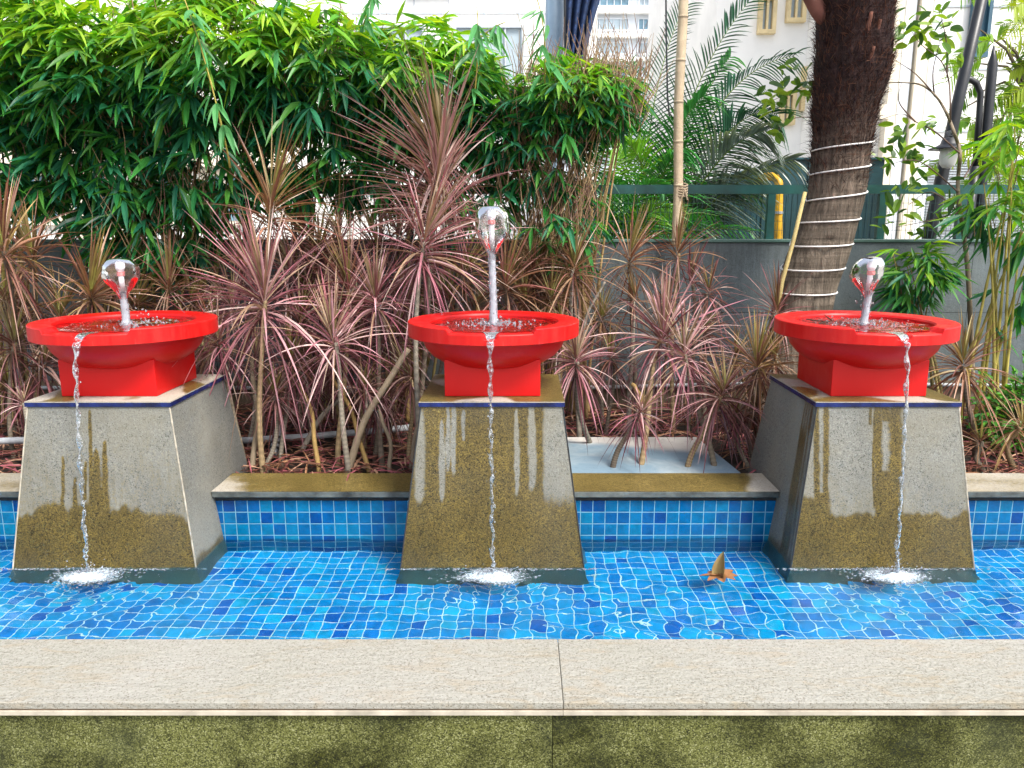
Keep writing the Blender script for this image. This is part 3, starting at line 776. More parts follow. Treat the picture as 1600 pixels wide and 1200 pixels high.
# leaf litter all over the bed
nL = 5200
O = np.stack([rs.uniform(-3.2, 3.2, nL), 3.17+1.35*rs.rand(nL), BEDZ+.004+.035*rs.rand(nL)], axis=1)
qx0 = q[0].x; keep = ~((O[:, 0] > .2) & (O[:, 0] < q[2].x+.15-(.1*(O[:, 1]-3.4))) & (O[:, 1] < q[2].y+.02))
O = O[keep]; nL = len(O)
a = rs.uniform(0, 6.28, nL); D = np.stack([np.cos(a), np.sin(a)*.8, rs.uniform(-.05, .28, nL)], axis=1)
pal = np.array([(.32, .12, .09), (.24, .08, .07), (.42, .22, .12), (.40, .12, .14), (.16, .07, .045), (.50, .30, .20)])
ci = rs.randint(0, len(pal), nL)
tag(MB().leaves(O, D, rs.uniform(.08, .26, nL), rs.uniform(.006, .013, nL), rs.uniform(.1, .4, nL), pal[ci], pal[ci]*.8, 4).build('leaf_litter', M['litter']), kind='stuff')

# ------------------------------------------------------------------ dracaenas
PURPLE = np.array([(.30, .085, .115), (.40, .14, .18), (.20, .045, .07), (.52, .25, .27), (.30, .12, .10), (.13, .03, .045), (.60, .36, .34)])
PINK = np.array([(.52, .21, .27), (.66, .36, .40), (.42, .13, .19), (.28, .09, .12), (.72, .50, .48), (.18, .05, .07), (.46, .30, .20)])
MAUVE = np.array([(.38, .17, .18), (.50, .30, .27), (.26, .10, .11), (.36, .25, .13), (.62, .42, .40), (.42, .20, .22)])
BROWN = np.array([(.30, .13, .085), (.22, .08, .06), (.40, .22, .13), (.16, .05, .04), (.36, .14, .13), (.50, .30, .20)])
TAN = np.array([(.48, .24, .17), (.38, .19, .10), (.30, .12, .09), (.60, .38, .27), (.22, .07, .06), (.42, .28, .10)])
PALS = {'purple': PURPLE, 'pink': PINK, 'brown': BROWN, 'tan': TAN, 'mauve': MAUVE}
def dracaena(px, py, Rp, Y, bx, by, pal='purple', n=70, up=.5, label=None, group='dracaenas in the planting bed', seed=0, tilt=0, sr=.011, cup=1.0, curve=0.0, droop=1.0, spread=0.0):
    """px,py head in the photograph; Rp leaf reach in px; bx,by where the cane meets the ground"""
    st = np.random.RandomState(seed+100); n = int(n*1.35)
    tv = Vector((st.normal(0, .16 if seed < 200 else .34), st.normal(0, .12), 0))
    head = P(px, py, Y); base = PZ(bx, max(by, 560), BEDZ); base.y = min(max(base.y, 3.22), 4.5); base.x = P(bx, by, base.y).x
    Lm = Rp*pxm(Y)*1.08
    root = thing('dracaena', label, 'plant', tuple(base), group)
    # cane
    pts = []; mid = (head+base)/2 + Vector((curve+st.uniform(-.05, .05), st.uniform(-.04, .04), 0))
    for i in range(15):
        k = i/14; p = base*(1-k)**2 + mid*2*k*(1-k) + head*k*k
        p = p + Vector((.010*math.sin(k*5+seed), .006*math.cos(k*7+seed), 0)); pts.append(p)
    pts[0] = pts[0]-Vector((0, 0, .04))
    fin = []; rad = []; cc = []
    base_c = np.array([(.20, .165, .12), (.27, .24, .19), (.15, .12, .09), (.30, .22, .12)][seed % 4])
    for i in range(14):
        for s_ in range(4):
            k = (i+s_/4)/14; fin.append(pts[i].lerp(pts[i+1], s_/4)); rad.append(sr*(1.25-.45*k)*(1+(.10 if s_ % 2 else -.04))); cc.append(base_c*(.75 if s_ % 2 else 1.15))
    fin.append(pts[-1]); rad.append(sr*.7); cc.append(base_c)
    mb = MB().tube(fin, rad, 8, np.array(cc))
    adopt(root, mb.build('stem', M['stem'], smooth=True, origin=tuple(base)))
    # crown
    axis = (pts[-1]-pts[-3]).normalized(); 
    O = []; D = []; L = []; G = []; C0 = []; C1 = []; W = []
    cols = PALS[pal]*(1 if seed < 200 else .68)  # tangle plants get a darker palette, painting in the shade behind
    for i in range(n):
        k = i/(n-1)                         # 0 = innermost youngest, 1 = oldest lowest
        az = i*2.39996+st.uniform(-.3, .3)
        el = (86 - 105*k**(.8 if spread else 1.05)*cup + (up-.5)*50*(0 if spread else 1)) + st.normal(0, 9)
        el = R(max(-55, min(88, el)))
        d = Vector((math.cos(az)*math.cos(el), math.sin(az)*math.cos(el), math.sin(el)))
        d = d + tv
        if tilt: d = d + Vector((tilt*.6, 0, 0))
        o = head + axis*((.10*Lm/.3)*(.5-k) - spread*k) + Vector((math.cos(az), math.sin(az), 0))*.007
        O.append(tuple(o)); D.append(tuple(d)); l_ = Lm*st.uniform(.62, 1.15)*(.85+.35*math.sin(k*3.0)); L.append(l_)
        G.append(((.03+.62*k**1.6+st.uniform(0, .16))*(1.15-up*.6)+(st.uniform(.2, .6) if st.rand() < .12 else 0))*droop)
        cc = cols[st.randint(len(cols))]*st.uniform(.8, 1.2)
        young = max(0, 1-k*3)
        green = np.array((.32, .34, .07)) if pal != 'pink' else np.array((.34, .30, .12))
        C0.append(green*(.14+.86*young)+cc*.75*(1-young)); C1.append(cc*1.1*(1-.35*young)+green*.3*young)
        W.append(st.uniform(.005, .0125)*(Lm/.30)**.5)
    O, D, L, G, W = map(np.array, (O, D, L, G, W))
    cr = MB().leaves(O, D, L, W, G, np.array(C0), np.array(C1), 8, .35, roll=st.uniform(-.5, .5, n), base=.55, peak=.25)
    if n > 40:                              # a few dead blades hanging below
        m_ = int(n*.22); az = st.uniform(0, 6.28, m_)
        O2 = np.tile(np.array(head)[None], (m_, 1)) - np.outer(st.uniform(.0, .3, m_)*Lm, np.array(axis)); D2 = np.stack([np.cos(az)*.7, np.sin(az)*.7, st.uniform(-.9, -.1, m_)], axis=1)
        c2 = cols[st.randint(0, len(cols), m_)]*.75
        cr.leaves(O2, D2, Lm*st.uniform(.5, .95, m_), .008, st.uniform(.5, .9, m_), c2, c2*.8, 6, .4)
    adopt(root, cr.build('crown', M['drac_leaf'], smooth=False, origin=tuple(head)))
    return root
G1 = 'dracaenas in the planting bed'
DR = [ # px, py, R, Y, bx, by, pal, n, up, label
 (688, 235, 140, 3.95, 650, 690, 'mauve', 190, 1.0, 'tallest mauve dracaena, its upper tuft fanning against the hedge'),
 (664, 378, 128, 3.62, 655, 730, 'pink', 84, .75, 'pink green dracaena just left above the middle basin'),
 (424, 322, 120, 3.95, 408, 700, 'tan', 56, .95, 'tan dracaena with upright olive centre, highest tuft between left and middle basins'),
 (412, 470, 150, 3.42, 412, 741, 'pink', 88, .6, 'large pink dracaena right of the left basin on a straight grey cane'),
 (4, 392, 140, 3.42, 42, 640, 'tan', 66, .85, 'tan dracaena cut by the left edge on a ringed leaning cane'),
 (50, 404, 88, 3.9, 55, 640, 'brown', 50, .6, 'small brown dracaena next to the one at the left edge'),
 (143, 462, 108, 3.75, 140, 640, 'tan', 60, .7, 'olive centred dracaena rising behind the left basin rim, left of its jet'),
 (264, 445, 75, 4.0, 262, 640, 'brown', 44, .9, 'narrow brown dracaena behind the left basin, right of its jet'),
 (341, 537, 78, 3.35, 380, 735, 'pink', 46, .35, 'low drooping pink dracaena against the right side of the left pedestal'),
 (522, 535, 105, 3.4, 545, 741, 'pink', 74, .5, 'low pink dracaena with olive centre midway between left and middle pedestals'),
 (587, 472, 95, 3.6, 600, 730, 'pink', 64, .55, 'pink dracaena left of the middle basin rim'),
 (544, 452, 100, 3.75, 530, 720, 'purple', 64, .6, 'purple dracaena with green centre below the tallest tuft, left'),
 (791, 446, 92, 3.95, 790, 640, 'brown', 54, .8, 'brown dracaena right behind the middle basin jet'),
 (897, 420, 80, 4.05, 905, 690, 'brown', 60, .45, 'brown drooping dracaena against the dark wall right of the middle basin'),
 (985, 402, 84, 4.2, 990, 680, 'tan', 46, .75, 'tan windswept dracaena leaning right below the bamboo pole'),
 (1058, 396, 72, 4.3, 1050, 670, 'brown', 34, .8, 'small tan dracaena at the foot of the bamboo pole'),
 (1079, 438, 66, 4.25, 1075, 670, 'purple', 26, .85, 'reddish dracaena tuft tilted right against the bare wall'),
 (990, 466, 52, 4.1, 988, 690, 'brown', 34, .8, 'slim brown dracaena tuft above the large pink one right of the middle basin'),
 (1107, 458, 62, 4.15, 1105, 690, 'purple', 40, .35, 'thin dark dracaena with hanging blades against the bare wall'),
 (1035, 528, 112, 3.75, 1000, 741, 'pink', 74, .6, 'large pink starry dracaena between middle and right basins'),
 (1071, 554, 92, 3.6, 1115, 741, 'pink', 60, .4, 'drooping pink dracaena just below right of the starry one'),
 (900, 565, 84, 3.5, 922, 700, 'pink', 66, .3, 'pale drooping dracaena touching the right side of the middle pedestal top'),
 (1001, 644, 62, 3.3, 956, 741, 'pink', 40, .25, 'lowest pink dracaena over the damp slab on a dark bent cane'),
 (1126, 618, 84, 3.35, 1075, 741, 'purple', 62, .4, 'reddish dracaena beside the right pedestal on a leaning cane'),
 (1184, 574, 90, 3.5, 1180, 700, 'tan', 66, .4, 'shaggy tan dracaena behind the corner of the right pedestal'),
 (1214, 486, 70, 4.0, 1200, 690, 'purple', 40, .8, 'reddish dracaena tuft at the foot of the palm trunk'),
 (1505, 572, 92, 3.45, 1520, 720, 'tan', 60, .3, 'pale tan dracaena arching right of the right pedestal'),
 (1592, 668, 70, 3.3, 1580, 735, 'tan', 34, .3, 'low dry dracaena at the right edge by the green shrub'),
 (1530, 690, 50, 3.4, 1535, 735, 'tan', 24, .3, 'small dry tuft low behind the right low wall'),
 (36, 630, 46, 3.4, 60, 735, 'pink', 22, .3, 'small pink tuft low behind the left low wall'),
]
tl = {985: .55, 1079: .8}
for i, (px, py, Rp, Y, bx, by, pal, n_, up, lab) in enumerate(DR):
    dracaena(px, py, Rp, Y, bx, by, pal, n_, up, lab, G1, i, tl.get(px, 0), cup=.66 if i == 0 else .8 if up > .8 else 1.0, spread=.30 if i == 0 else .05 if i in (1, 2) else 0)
# the tangle behind them, three kinds that nothing tells apart
LF = {0: 'purple dracaena in the tangle between the left and middle pedestals', 1: 'brown dracaena in the tangle behind the left basin', 2: 'brown dracaena in the tangle around the middle basin rim', 3: 'dull dracaena against the dark wall between middle and right basins'}
FILL = [(452, 425, 90, 4.1, 0), (500, 400, 85, 4.2, 0), (470, 505, 90, 3.8, 0), (560, 555, 85, 3.7, 0), (612, 540, 80, 3.8, 0), (455, 565, 80, 3.6, 0), (380, 430, 90, 4.2, 0), (590, 400, 90, 4.2, 0), (630, 455, 80, 4.0, 0),
        (500, 470, 80, 4.2, 0), (560, 500, 90, 4.0, 0), (640, 590, 70, 3.6, 0), (360, 480, 80, 3.9, 0), (430, 620, 60, 3.5, 0), (600, 620, 60, 3.6, 0), (520, 600, 55, 4.1, 0), (475, 590, 60, 3.9, 0), (570, 610, 55, 3.45, 0), (530, 375, 80, 4.2, 0), (625, 370, 70, 4.2, 0), (470, 375, 70, 4.3, 0), (400, 560, 70, 3.8, 0), (490, 640, 50, 4.0, 0),
        (95, 500, 95, 4.0, 1), (20, 540, 90, 3.7, 1), (215, 480, 70, 4.1, 1), (300, 470, 60, 4.1, 1), (70, 570, 80, 3.8, 1), (10, 600, 70, 3.9, 1), (180, 440, 60, 4.2, 1), (320, 560, 50, 3.8, 1), (45, 480, 70, 4.2, 1), (10, 470, 70, 4.0, 1),
        (725, 430, 80, 4.1, 2), (835, 430, 75, 4.2, 2), (862, 470, 70, 4.0, 2), (745, 480, 60, 4.1, 2), (700, 470, 70, 4.2, 2), (850, 400, 60, 4.3, 2), (820, 470, 60, 4.1, 2), (875, 520, 60, 3.9, 2),
        (940, 500, 60, 4.1, 3), (955, 560, 60, 3.9, 3), (1040, 470, 50, 4.3, 3), (1150, 560, 60, 3.9, 3), (1100, 520, 55, 4.0, 3), (1180, 640, 50, 3.6, 3), (1210, 560, 60, 3.8, 3), (1150, 650, 50, 3.5, 3)]
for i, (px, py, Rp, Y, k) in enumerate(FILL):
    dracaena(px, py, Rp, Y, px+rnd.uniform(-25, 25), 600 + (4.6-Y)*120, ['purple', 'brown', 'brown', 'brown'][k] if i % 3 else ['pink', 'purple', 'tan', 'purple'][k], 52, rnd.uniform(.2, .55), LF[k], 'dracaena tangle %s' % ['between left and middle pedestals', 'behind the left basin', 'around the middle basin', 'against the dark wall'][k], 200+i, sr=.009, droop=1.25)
# bare canes leaning in the bed
CL = [(470, 705, 560, 600, 3.45, .012), (540, 741, 640, 545, 3.4, .016), (575, 738, 520, 590, 3.6, .01), (480, 650, 462, 560, 3.8, .012), (610, 738, 590, 640, 3.35, .009), (1000, 640, 985, 600, 3.5, .011), (905, 560, 945, 440, 4.0, .007), (640, 735, 690, 600, 3.3, .009), (496, 738, 470, 600, 3.5, .010), (370, 738, 330, 600, 3.4, .011), (395, 740, 392, 560, 3.5, .012), (640, 660, 600, 500, 3.9, .011)]
CLAB = ['grey arched bare cane leaning over the pipe fitting', 'thick grey bare cane leaning right towards the middle pedestal', 'thin bare cane crossing the tangle leftwards', 'yellow upright bare cane near the grey pipe', 'short kinked bare cane in front of the middle tangle', 'broken pale forked stick beside the damp slab', 'thin green cane against the wall right of the middle basin', 'thin grey cane bending behind the middle pedestal', 'slim bare cane left of the tangle centre', 'brown bare cane behind the left pedestal corner', 'upright brown cane right of the left pedestal', 'pale slanting cane left of the middle basin foot']
for i, (x0, y0, x1, y1, Y, r) in enumerate(CL):
    p0 = PZ(x0, y0, BEDZ) if y0 > 690 else P(x0, y0, Y); p1 = P(x1, y1, max(Y, p0.y)+.05)
    mid = (p0+p1)/2+Vector((-.05 if x1 > x0 else .04, 0, .03))
    pts = []
    for j in range(22):
        k = j/21; p = p0*(1-k)**2+mid*2*k*(1-k)+p1*k*k; pts.append(p+Vector((.006*math.sin(j*.45+i), 0, 0)))
    c = [(.30, .27, .22), (.24, .19, .13), (.33, .22, .08)][i % 3]
    tag(MB().tube(pts, [r*(1.1-.3*j/21)*(1+.08*(j % 2)) for j in range(22)], 8, c).build('bare_cane', M['stem'], smooth=True, origin=tuple(p0)), CLAB[i], 'cane', 'bare canes in the bed')

# ------------------------------------------------------------------ bamboo
def fans(mb, C, out, n_leaf, Lr, Wr, cfun, st, drop=.45, spread=1.1, k=4):
    """a fan of blades at each point of C, heading roughly along out"""
    n = len(C)
    O = np.repeat(C, n_leaf, axis=0); B = np.repeat(out, n_leaf, axis=0)
    ang = np.tile(np.linspace(-spread, spread, n_leaf), n)+st.uniform(-.2, .2, n*n_leaf)
    side = np.cross(B, np.array([0, 0, 1.])); side /= np.maximum(np.linalg.norm(side, axis=1, keepdims=True), 1e-4)
    D = B*np.cos(ang)[:, None] + side*np.sin(ang)[:, None]; D[:, 2] -= drop*st.uniform(.3, 1.3, len(D))
    L = st.uniform(*Lr, len(D))*(1-.25*np.abs(ang)/spread); W = L*st.uniform(*Wr, len(D))
    c0 = cfun(O, st)
    mb.leaves(O + B*st.uniform(-.03, .03, (len(D), 1)), D, L, W, st.uniform(.05, .45, len(D)), c0*.9, c0*1.08, k, .22, roll=st.uniform(-.8, .8, len(D)), base=.25, peak=.35)
BG = np.array([(.03, .22, .065), (.022, .17, .085), (.05, .26, .05), (.015, .12, .07), (.04, .23, .12), (.09, .30, .05)])
YG = np.array([(.28, .55, .03), (.20, .46, .03), (.40, .62, .05), (.12, .38, .04)])
def bamboo(name, label, blobs, basepx, Y, seed, group, ncane=16, yel=60, dry=0, Lr=(.10, .20), cane=(.30, .24, .09)):
    st = np.random.RandomState(seed)
    bp = PZ(basepx, 640, BEDZ); base = Vector((P(basepx, 640, Y).x, Y, BEDZ-.03))
    root = thing('bamboo_clump', label, 'bamboo', tuple(base), group)
    mb = MB(); tw = MB()
    def cf(O, s2):
        pys = np.array([proj(o)[1] for o in O]); t_ = np.clip((yel-pys)/60+.1+s2.normal(0, .42, len(O)), 0, 1)[:, None]  # higher blades turn yellow-green, backlight painted into the leaf colour
        c = BG[s2.randint(0, len(BG), len(O))]*(1-t_)+YG[s2.randint(0, len(YG), len(O))]*t_
        return c*s2.uniform(.7, 1.25, (len(O), 1))
    ctr = []
    for (bx, by, hw, hh, hd, n_) in blobs:
        c = P(bx, by, Y); s_ = pxm(Y)
        u = st.normal(size=(n_, 3)); u /= np.linalg.norm(u, axis=1, keepdims=True); rr = st.uniform(.25, 1, (n_, 1))**.45
        # lumpy outline
        lump = np.array([1+.35*mnoise.noise(Vector((x[0]*2.3+seed, x[1]*2.3, x[2]*2.3+bx*.01))) for x in u])[:, None]
        pts = np.array(c)[None] + u*rr*lump*np.array([hw*s_, hd, hh*s_])
        out = u*np.array([1, 1, .5]) + st.normal(0, .45, (n_, 3)); out[:, 2] = out[:, 2]*.6; out /= np.linalg.norm(out, axis=1, keepdims=True)
        fans(mb, pts, out, 6, Lr, (.13, .19), cf, st)
        ctr.append((c, hw*s_, hh*s_))
        m_ = n_//3; ii = st.randint(0, n_, m_)      # twigs that carry the fans
        for j in ii:
            p1 = Vector(pts[j]); p0 = Vector(c)*.35+p1*.65+Vector((0, 0, -.12)); 
            tw.tube([p0, (p0+p1)/2+Vector((0, 0, .02)), p1], [.003, .0022, .0012], 4, (.20, .17, .06) if st.rand() < .5 else (.30, .20, .12), cap=False)
    if dry:
        for j in range(dry):
            c, hw, hh = ctr[st.randint(len(ctr))]; p0 = Vector(c)+Vector((st.uniform(-.8, .8)*hw, st.uniform(-.25, .1), st.uniform(-1.1, .5)*hh)); a_ = st.uniform(.9, 2.2)
            d = Vector((math.cos(a_)*.8, st.uniform(-.3, .3), math.sin(a_)))*st.uniform(.15, .35)
            tw.tube([p0, p0+d*.5+Vector((.01, 0, 0)), p0+d], [.0028, .002, .001], 4, (.36, .25, .14) if j % 2 else (.24, .14, .10), cap=False)
    cn = MB()
    for j in range(ncane):
        b0 = base + Vector((st.uniform(-.16, .16), st.uniform(-.08, .08), 0)); c, hw, hh = ctr[j % len(ctr)]
        tip = Vector(c)+Vector((st.uniform(-.7, .7)*hw, st.uniform(-.2, .2), st.uniform(-.2, .8)*hh))
        mid = Vector((b0.x*.7+tip.x*.3, b0.y, (b0.z+tip.z)*.55))
        pts = []; rad = []; cc = []
        for q_ in range(33):
            k = q_/32; pts.append(b0*(1-k)**2+mid*2*k*(1-k)+tip*k*k); node = q_ % 4 == 0
            rad.append(.0095*(1.1-.85*k)*(1.22 if node else 1)); cc.append(np.array(cane)*(.6 if node else 1.0+.2*math.sin(j)))
        cn.tube(pts, rad, 7, np.array(cc))
    adopt(root, cn.build('culms', M['cane'], smooth=True, origin=tuple(base)), tw.build('twigs', M['cane'], origin=tuple(base)), mb.build('foliage', M['bamboo_leaf'], origin=tuple(base)))
    [tag(o, kind='stuff') for o in root.children if o.name.startswith('twigs')]
    return root
BGp = 'bamboo clumps along the dark wall'
bamboo('bamboo_clump', 'dense bamboo clump at the left edge of the hedge', [(10, 95, 140, 110, .45, 430), (20, 250, 110, 80, .35, 110)], 30, 4.3, 1, BGp, dry=60, Lr=(.11, .23), yel=100)
bamboo('bamboo_clump', 'dark bamboo clump above the left basin', [(185, 120, 130, 105, .48, 470), (150, 265, 110, 85, .35, 170), (240, 345, 85, 80, .3, 110)], 190, 4.35, 2, BGp, dry=160, Lr=(.11, .23), yel=100)
bamboo('bamboo_clump', 'bamboo clump right of the left basin jet, tips rising out of the frame', [(345, 95, 130, 115, .48, 480), (330, 260, 95, 80, .35, 110), (275, 355, 70, 60, .3, 50)], 285, 4.35, 3, BGp, dry=220, Lr=(.11, .23), yel=100)
bamboo('bamboo_clump', 'bluish bamboo clump midway along the hedge', [(500, 115, 120, 90, .45, 430), (490, 240, 100, 75, .3, 120)], 490, 4.4, 4, BGp, dry=100, Lr=(.10, .22), yel=100)
bamboo('bamboo_clump', 'bamboo clump behind the tallest dracaena', [(655, 135, 120, 88, .45, 460), (600, 250, 110, 75, .3, 130), (740, 290, 70, 70, .3, 70), (775, 195, 62, 62, .3, 150)], 640, 4.45, 5, BGp, dry=100, yel=125, Lr=(.10, .21))
bamboo('bamboo_clump', 'round topped bamboo clump at the right end of the hedge with dry brown culms', [(880, 160, 90, 60, .38, 300), (850, 240, 80, 70, .35, 110), (870, 350, 75, 80, .3, 60), (950, 150, 60, 50, .3, 80)], 880, 4.4, 6, BGp, ncane=40, dry=900, yel=150, Lr=(.08, .19), cane=(.40, .27, .12))
bamboo('bamboo_clump', 'small bamboo tuft in front of the wall right of the right basin jet', [(1435, 420, 46, 34, .15, 52), (1425, 462, 36, 22, .15, 22)], 1440, 4.2, 7, BGp, ncane=7, Lr=(.09, .17), yel=425)
bamboo('bamboo_clump', 'tall bamboo clump at the right edge with yellow culms', [(1588, 230, 38, 60, .3, 26), (1592, 340, 36, 60, .25, 26), (1540, 315, 28, 36, .2, 7), (1575, 460, 35, 50, .2, 8)], 1535, 4.1, 8, BGp, ncane=11, Lr=(.12, .22), yel=340, cane=(.46, .38, .09))
# single sprays leaning out above the hedge
def spray(px0, py0, px1, py1, Y, label, seed, n_=5, sub='yel', r=.004):
    st = np.random.RandomState(seed); p0, p1 = P(px0, py0, Y), P(px1, py1, Y-.2)
    root = thing('bamboo_shoot', label, 'bamboo', tuple(p0), 'single bamboo shoots over the hedge')
    mid = (p0+p1)/2+Vector((.04, -.05, .06)); pts = [p0*(1-k)**2+mid*2*k*(1-k)+p1*k*k for k in np.linspace(0, 1, 18)]
    a = MB().tube(pts, [r*(1.2-.7*i/17)*(1.3 if i % 4 == 0 else 1) for i in range(18)], 6, (.50, .42, .10)).build('culm', M['cane'], smooth=True, origin=tuple(p0))
    mb = MB()
    for i in range(n_):
        p = pts[int(3+14*i/n_)]; o = np.array([tuple(p)]); dr = np.array([[st.uniform(-1, 1), -.5, st.uniform(-.5, .3)]]); dr /= np.linalg.norm(dr)
        fans(mb, o, dr, 4, (.10, .19), (.15, .21), lambda O, s2: np.tile(np.array([(.10, .36, .12)]), (len(O), 1))*s2.uniform(.7, 1.3, (len(O), 1)), st, .8, 1.0, 5)
    adopt(root, a, mb.build('leaves', M['bamboo_leaf'], origin=tuple(p0)))
spray(360, 262, 285, -10, 3.85, 'yellow shoot leaning left across the hedge above the left basin', 41, 9)
spray(735, 200, 745, 10, 4.1, 'green shoot rising over the hedge left of the steel column', 42, 6)
spray(850, 150, 838, -5, 4.1, 'green shoot crossing the pale steel column', 43, 5)
spray(720, 90, 790, 35, 4.2, 'leafy tip reaching right over the hedge top', 44, 4)
spray(560, 60, 590, -20, 4.2, 'shoot rising from the middle of the hedge top', 45, 5)
spray(60, 40, 30, -60, 4.1, 'shoot at the left end of the hedge top', 46, 5)
spray(420, 60, 470, -60, 4.2, 'shoot leaving the frame above the hedge', 47, 5)

# ------------------------------------------------------------------ mesh fence on the wall
YF = 4.72
fe = thing('mesh_fence', 'green steel mesh fence with flat top rail standing on the dark wall', 'fence', (0, YF, WT))
zr0, zr1 = P(1100, 303, YF).z, P(1100, 289, YF).z
fp_ = [MB().box(-4.5, 4.5, YF-.02, YF+.02, zr0, zr1).build('top_rail', M['rail'])]
postx = [P(x, 340, YF).x for x in (-240, 140, 385, 640, 925, 1203, 1376, 1500, 1700)]
for x in postx: fp_.append(MB().box(x-.022, x+.022, YF-.019, YF+.019, WT-.01, zr0-.001).build('post', M['rail'], origin=(x, YF, WT)))
for x0, x1 in zip(postx[:-1], postx[1:]):
    mb = MB(); n_ = int((x1-x0-.044)/.027)
    for i in range(1, n_):
        x = x0+.022+(x1-x0-.044)*i/n_; mb.box(x-.0011, x+.0011, YF-.0011, YF+.0011, WT, zr0)
    for j in range(1, 5):
        z = WT+(zr0-WT)*j/5; mb.box(x0+.022, x1-.022, YF+.0012, YF+.0034, z-.0012, z+.0012)
    fp_.append(mb.build('mesh_panel', M['wire'], origin=None))
adopt(fe, *fp_)

# ------------------------------------------------------------------ bamboo pole, cable, leaning stick
pa, pb = P(1056, 385, 4.52), P(1068, -60, 4.52)
pts = []; rad = []; cc = []
for i in range(41):
    k = i/40; p = pa.lerp(pb, k)+Vector((.006*math.sin(k*6), 0, 0)); pts.append(p)
nodes = [P(1065, y, 4.52).z for y in (376, 290, 222, 160, 95, 27, -30)]
pp = []
z = pa.z
allz = sorted([pa.z, pb.z] + [q_+d for q_ in nodes for d in (-.012, -.004, 0, .004, .012)])
for z in allz:
    k = (z-pa.z)/(pb.z-pa.z)
    if k < 0 or k > 1: continue
    p = pa.lerp(pb, k)+Vector((.006*math.sin(k*9), 0, 0)); dn = min(abs(z-q_) for q_ in nodes)
    pp.append(p); rad.append(.0265+(.0045 if dn < .003 else 0)); cc.append(np.array((.55, .44, .30))*(.55 if dn < .003 else 1))
bp_ = thing('bamboo_pole', 'thick dry bamboo pole tied upright to the fence rail', 'pole', tuple(pa))
o1 = MB().tube(pp, rad, 14, np.array(cc)).build('pole', M['cane'], smooth=True, origin=tuple(pa))
mb = MB(); c0 = P(1065, 296, 4.52)
for j in range(5):
    z = c0.z-.03+.014*j; mb.tube([(c0.x+.032*math.cos(a), 4.52+.032*math.sin(a), z+.01*math.sin(a)) for a in np.linspace(0, 6.283, 20)], .0045, 6, (.42, .32, .22), cap=False)
for d in (-.02, .015): mb.tube([c0+Vector((.01, -.035, 0)), c0+Vector((.012+d, -.04, -.06))], .004, 5, (.42, .32, .22))
adopt(bp_, o1, mb.build('tie', M['cane'], origin=tuple(c0)))
tag(MB().tube([P(1040, -80, 4.9), P(1041, 60, 4.9), P(1043, 150, 4.88), P(1046, 182, 4.87)], .0055, 6).build('cable', M['black'], origin=tuple(P(1040, 100, 4.9))), 'thin black cable hanging left of the bamboo pole', 'cable')
tag(MB().tube([P(1208, 520, 4.02), P(1222, 440, 4.02), P(1240, 375, 4.03), P(1258, 300, 4.04)], [.013, .012, .011, .010], 8, (.48, .38, .16)).build('bamboo_stick', M['cane'], smooth=True, origin=tuple(P(1208, 520, 4.02))), 'yellow bamboo stick leaning on the left side of the palm trunk', 'stick')

# ------------------------------------------------------------------ palm
YP = 4.12
TP = [(1336, -190, 112), (1336, -60, 108), (1336, 0, 104), (1334, 60, 103), (1331, 115, 104), (1321, 165, 92), (1317, 205, 86), (1312, 260, 83), (1305, 310, 83), (1292, 355, 85), (1275, 405, 90), (1262, 445, 88), (1252, 490, 90), (1235, 560, 96), (1215, 640, 112)]
palm = thing('palm_tree', 'leaning palm trunk with shaggy brown fibre behind the right basin', 'palm', tuple(Vector((P(1215, 640, YP).x, YP, BEDZ))))
def cat(vals, t):
    i = int(t); f = t-i; n_ = len(vals)
    a, b_, c, d = (np.array(vals[max(0, min(n_-1, j))], float) for j in (i-1, i, i+1, i+2))
    return .5*((2*b_)+(-a+c)*f+(2*a-5*b_+4*c-d)*f*f+(-a+3*b_-3*c+d)*f**3)
V = []; C = []; ring = 48; m_ = 150; TC = []
for i in range(m_+1):
    q_ = cat(TP, (len(TP)-1.001)*i/m_); c = P(q_[0], q_[1], YP); r0 = q_[2]*.5*pxm(YP)*1.0
    TC.append((c, r0, q_[1]))
    for k in range(ring):
        a = 2*math.pi*k/ring
        up_ = sstep(300, 60, q_[1]) if False else 1-sstep(60, 300, q_[1])
        r = r0*(1+.03*noise2(a*3, q_[1]*.03, 2)+.05*up_*mnoise.noise(Vector((math.cos(a)*6, math.sin(a)*6, c.z*14))) - (.10*math.exp(-((a-4.55)/.13)**2) if q_[1] > 370 else 0))
        V.append((c.x+r*math.cos(a), c.y+r*math.sin(a), c.z))
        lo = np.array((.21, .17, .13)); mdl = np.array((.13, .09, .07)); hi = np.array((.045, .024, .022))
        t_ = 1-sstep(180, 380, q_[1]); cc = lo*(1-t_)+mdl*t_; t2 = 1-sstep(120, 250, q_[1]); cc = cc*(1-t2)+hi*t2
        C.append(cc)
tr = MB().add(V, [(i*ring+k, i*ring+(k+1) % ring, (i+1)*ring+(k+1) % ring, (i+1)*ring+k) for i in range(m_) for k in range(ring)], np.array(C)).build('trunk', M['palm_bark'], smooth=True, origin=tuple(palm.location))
O = []; D = []; L = []; C0 = []
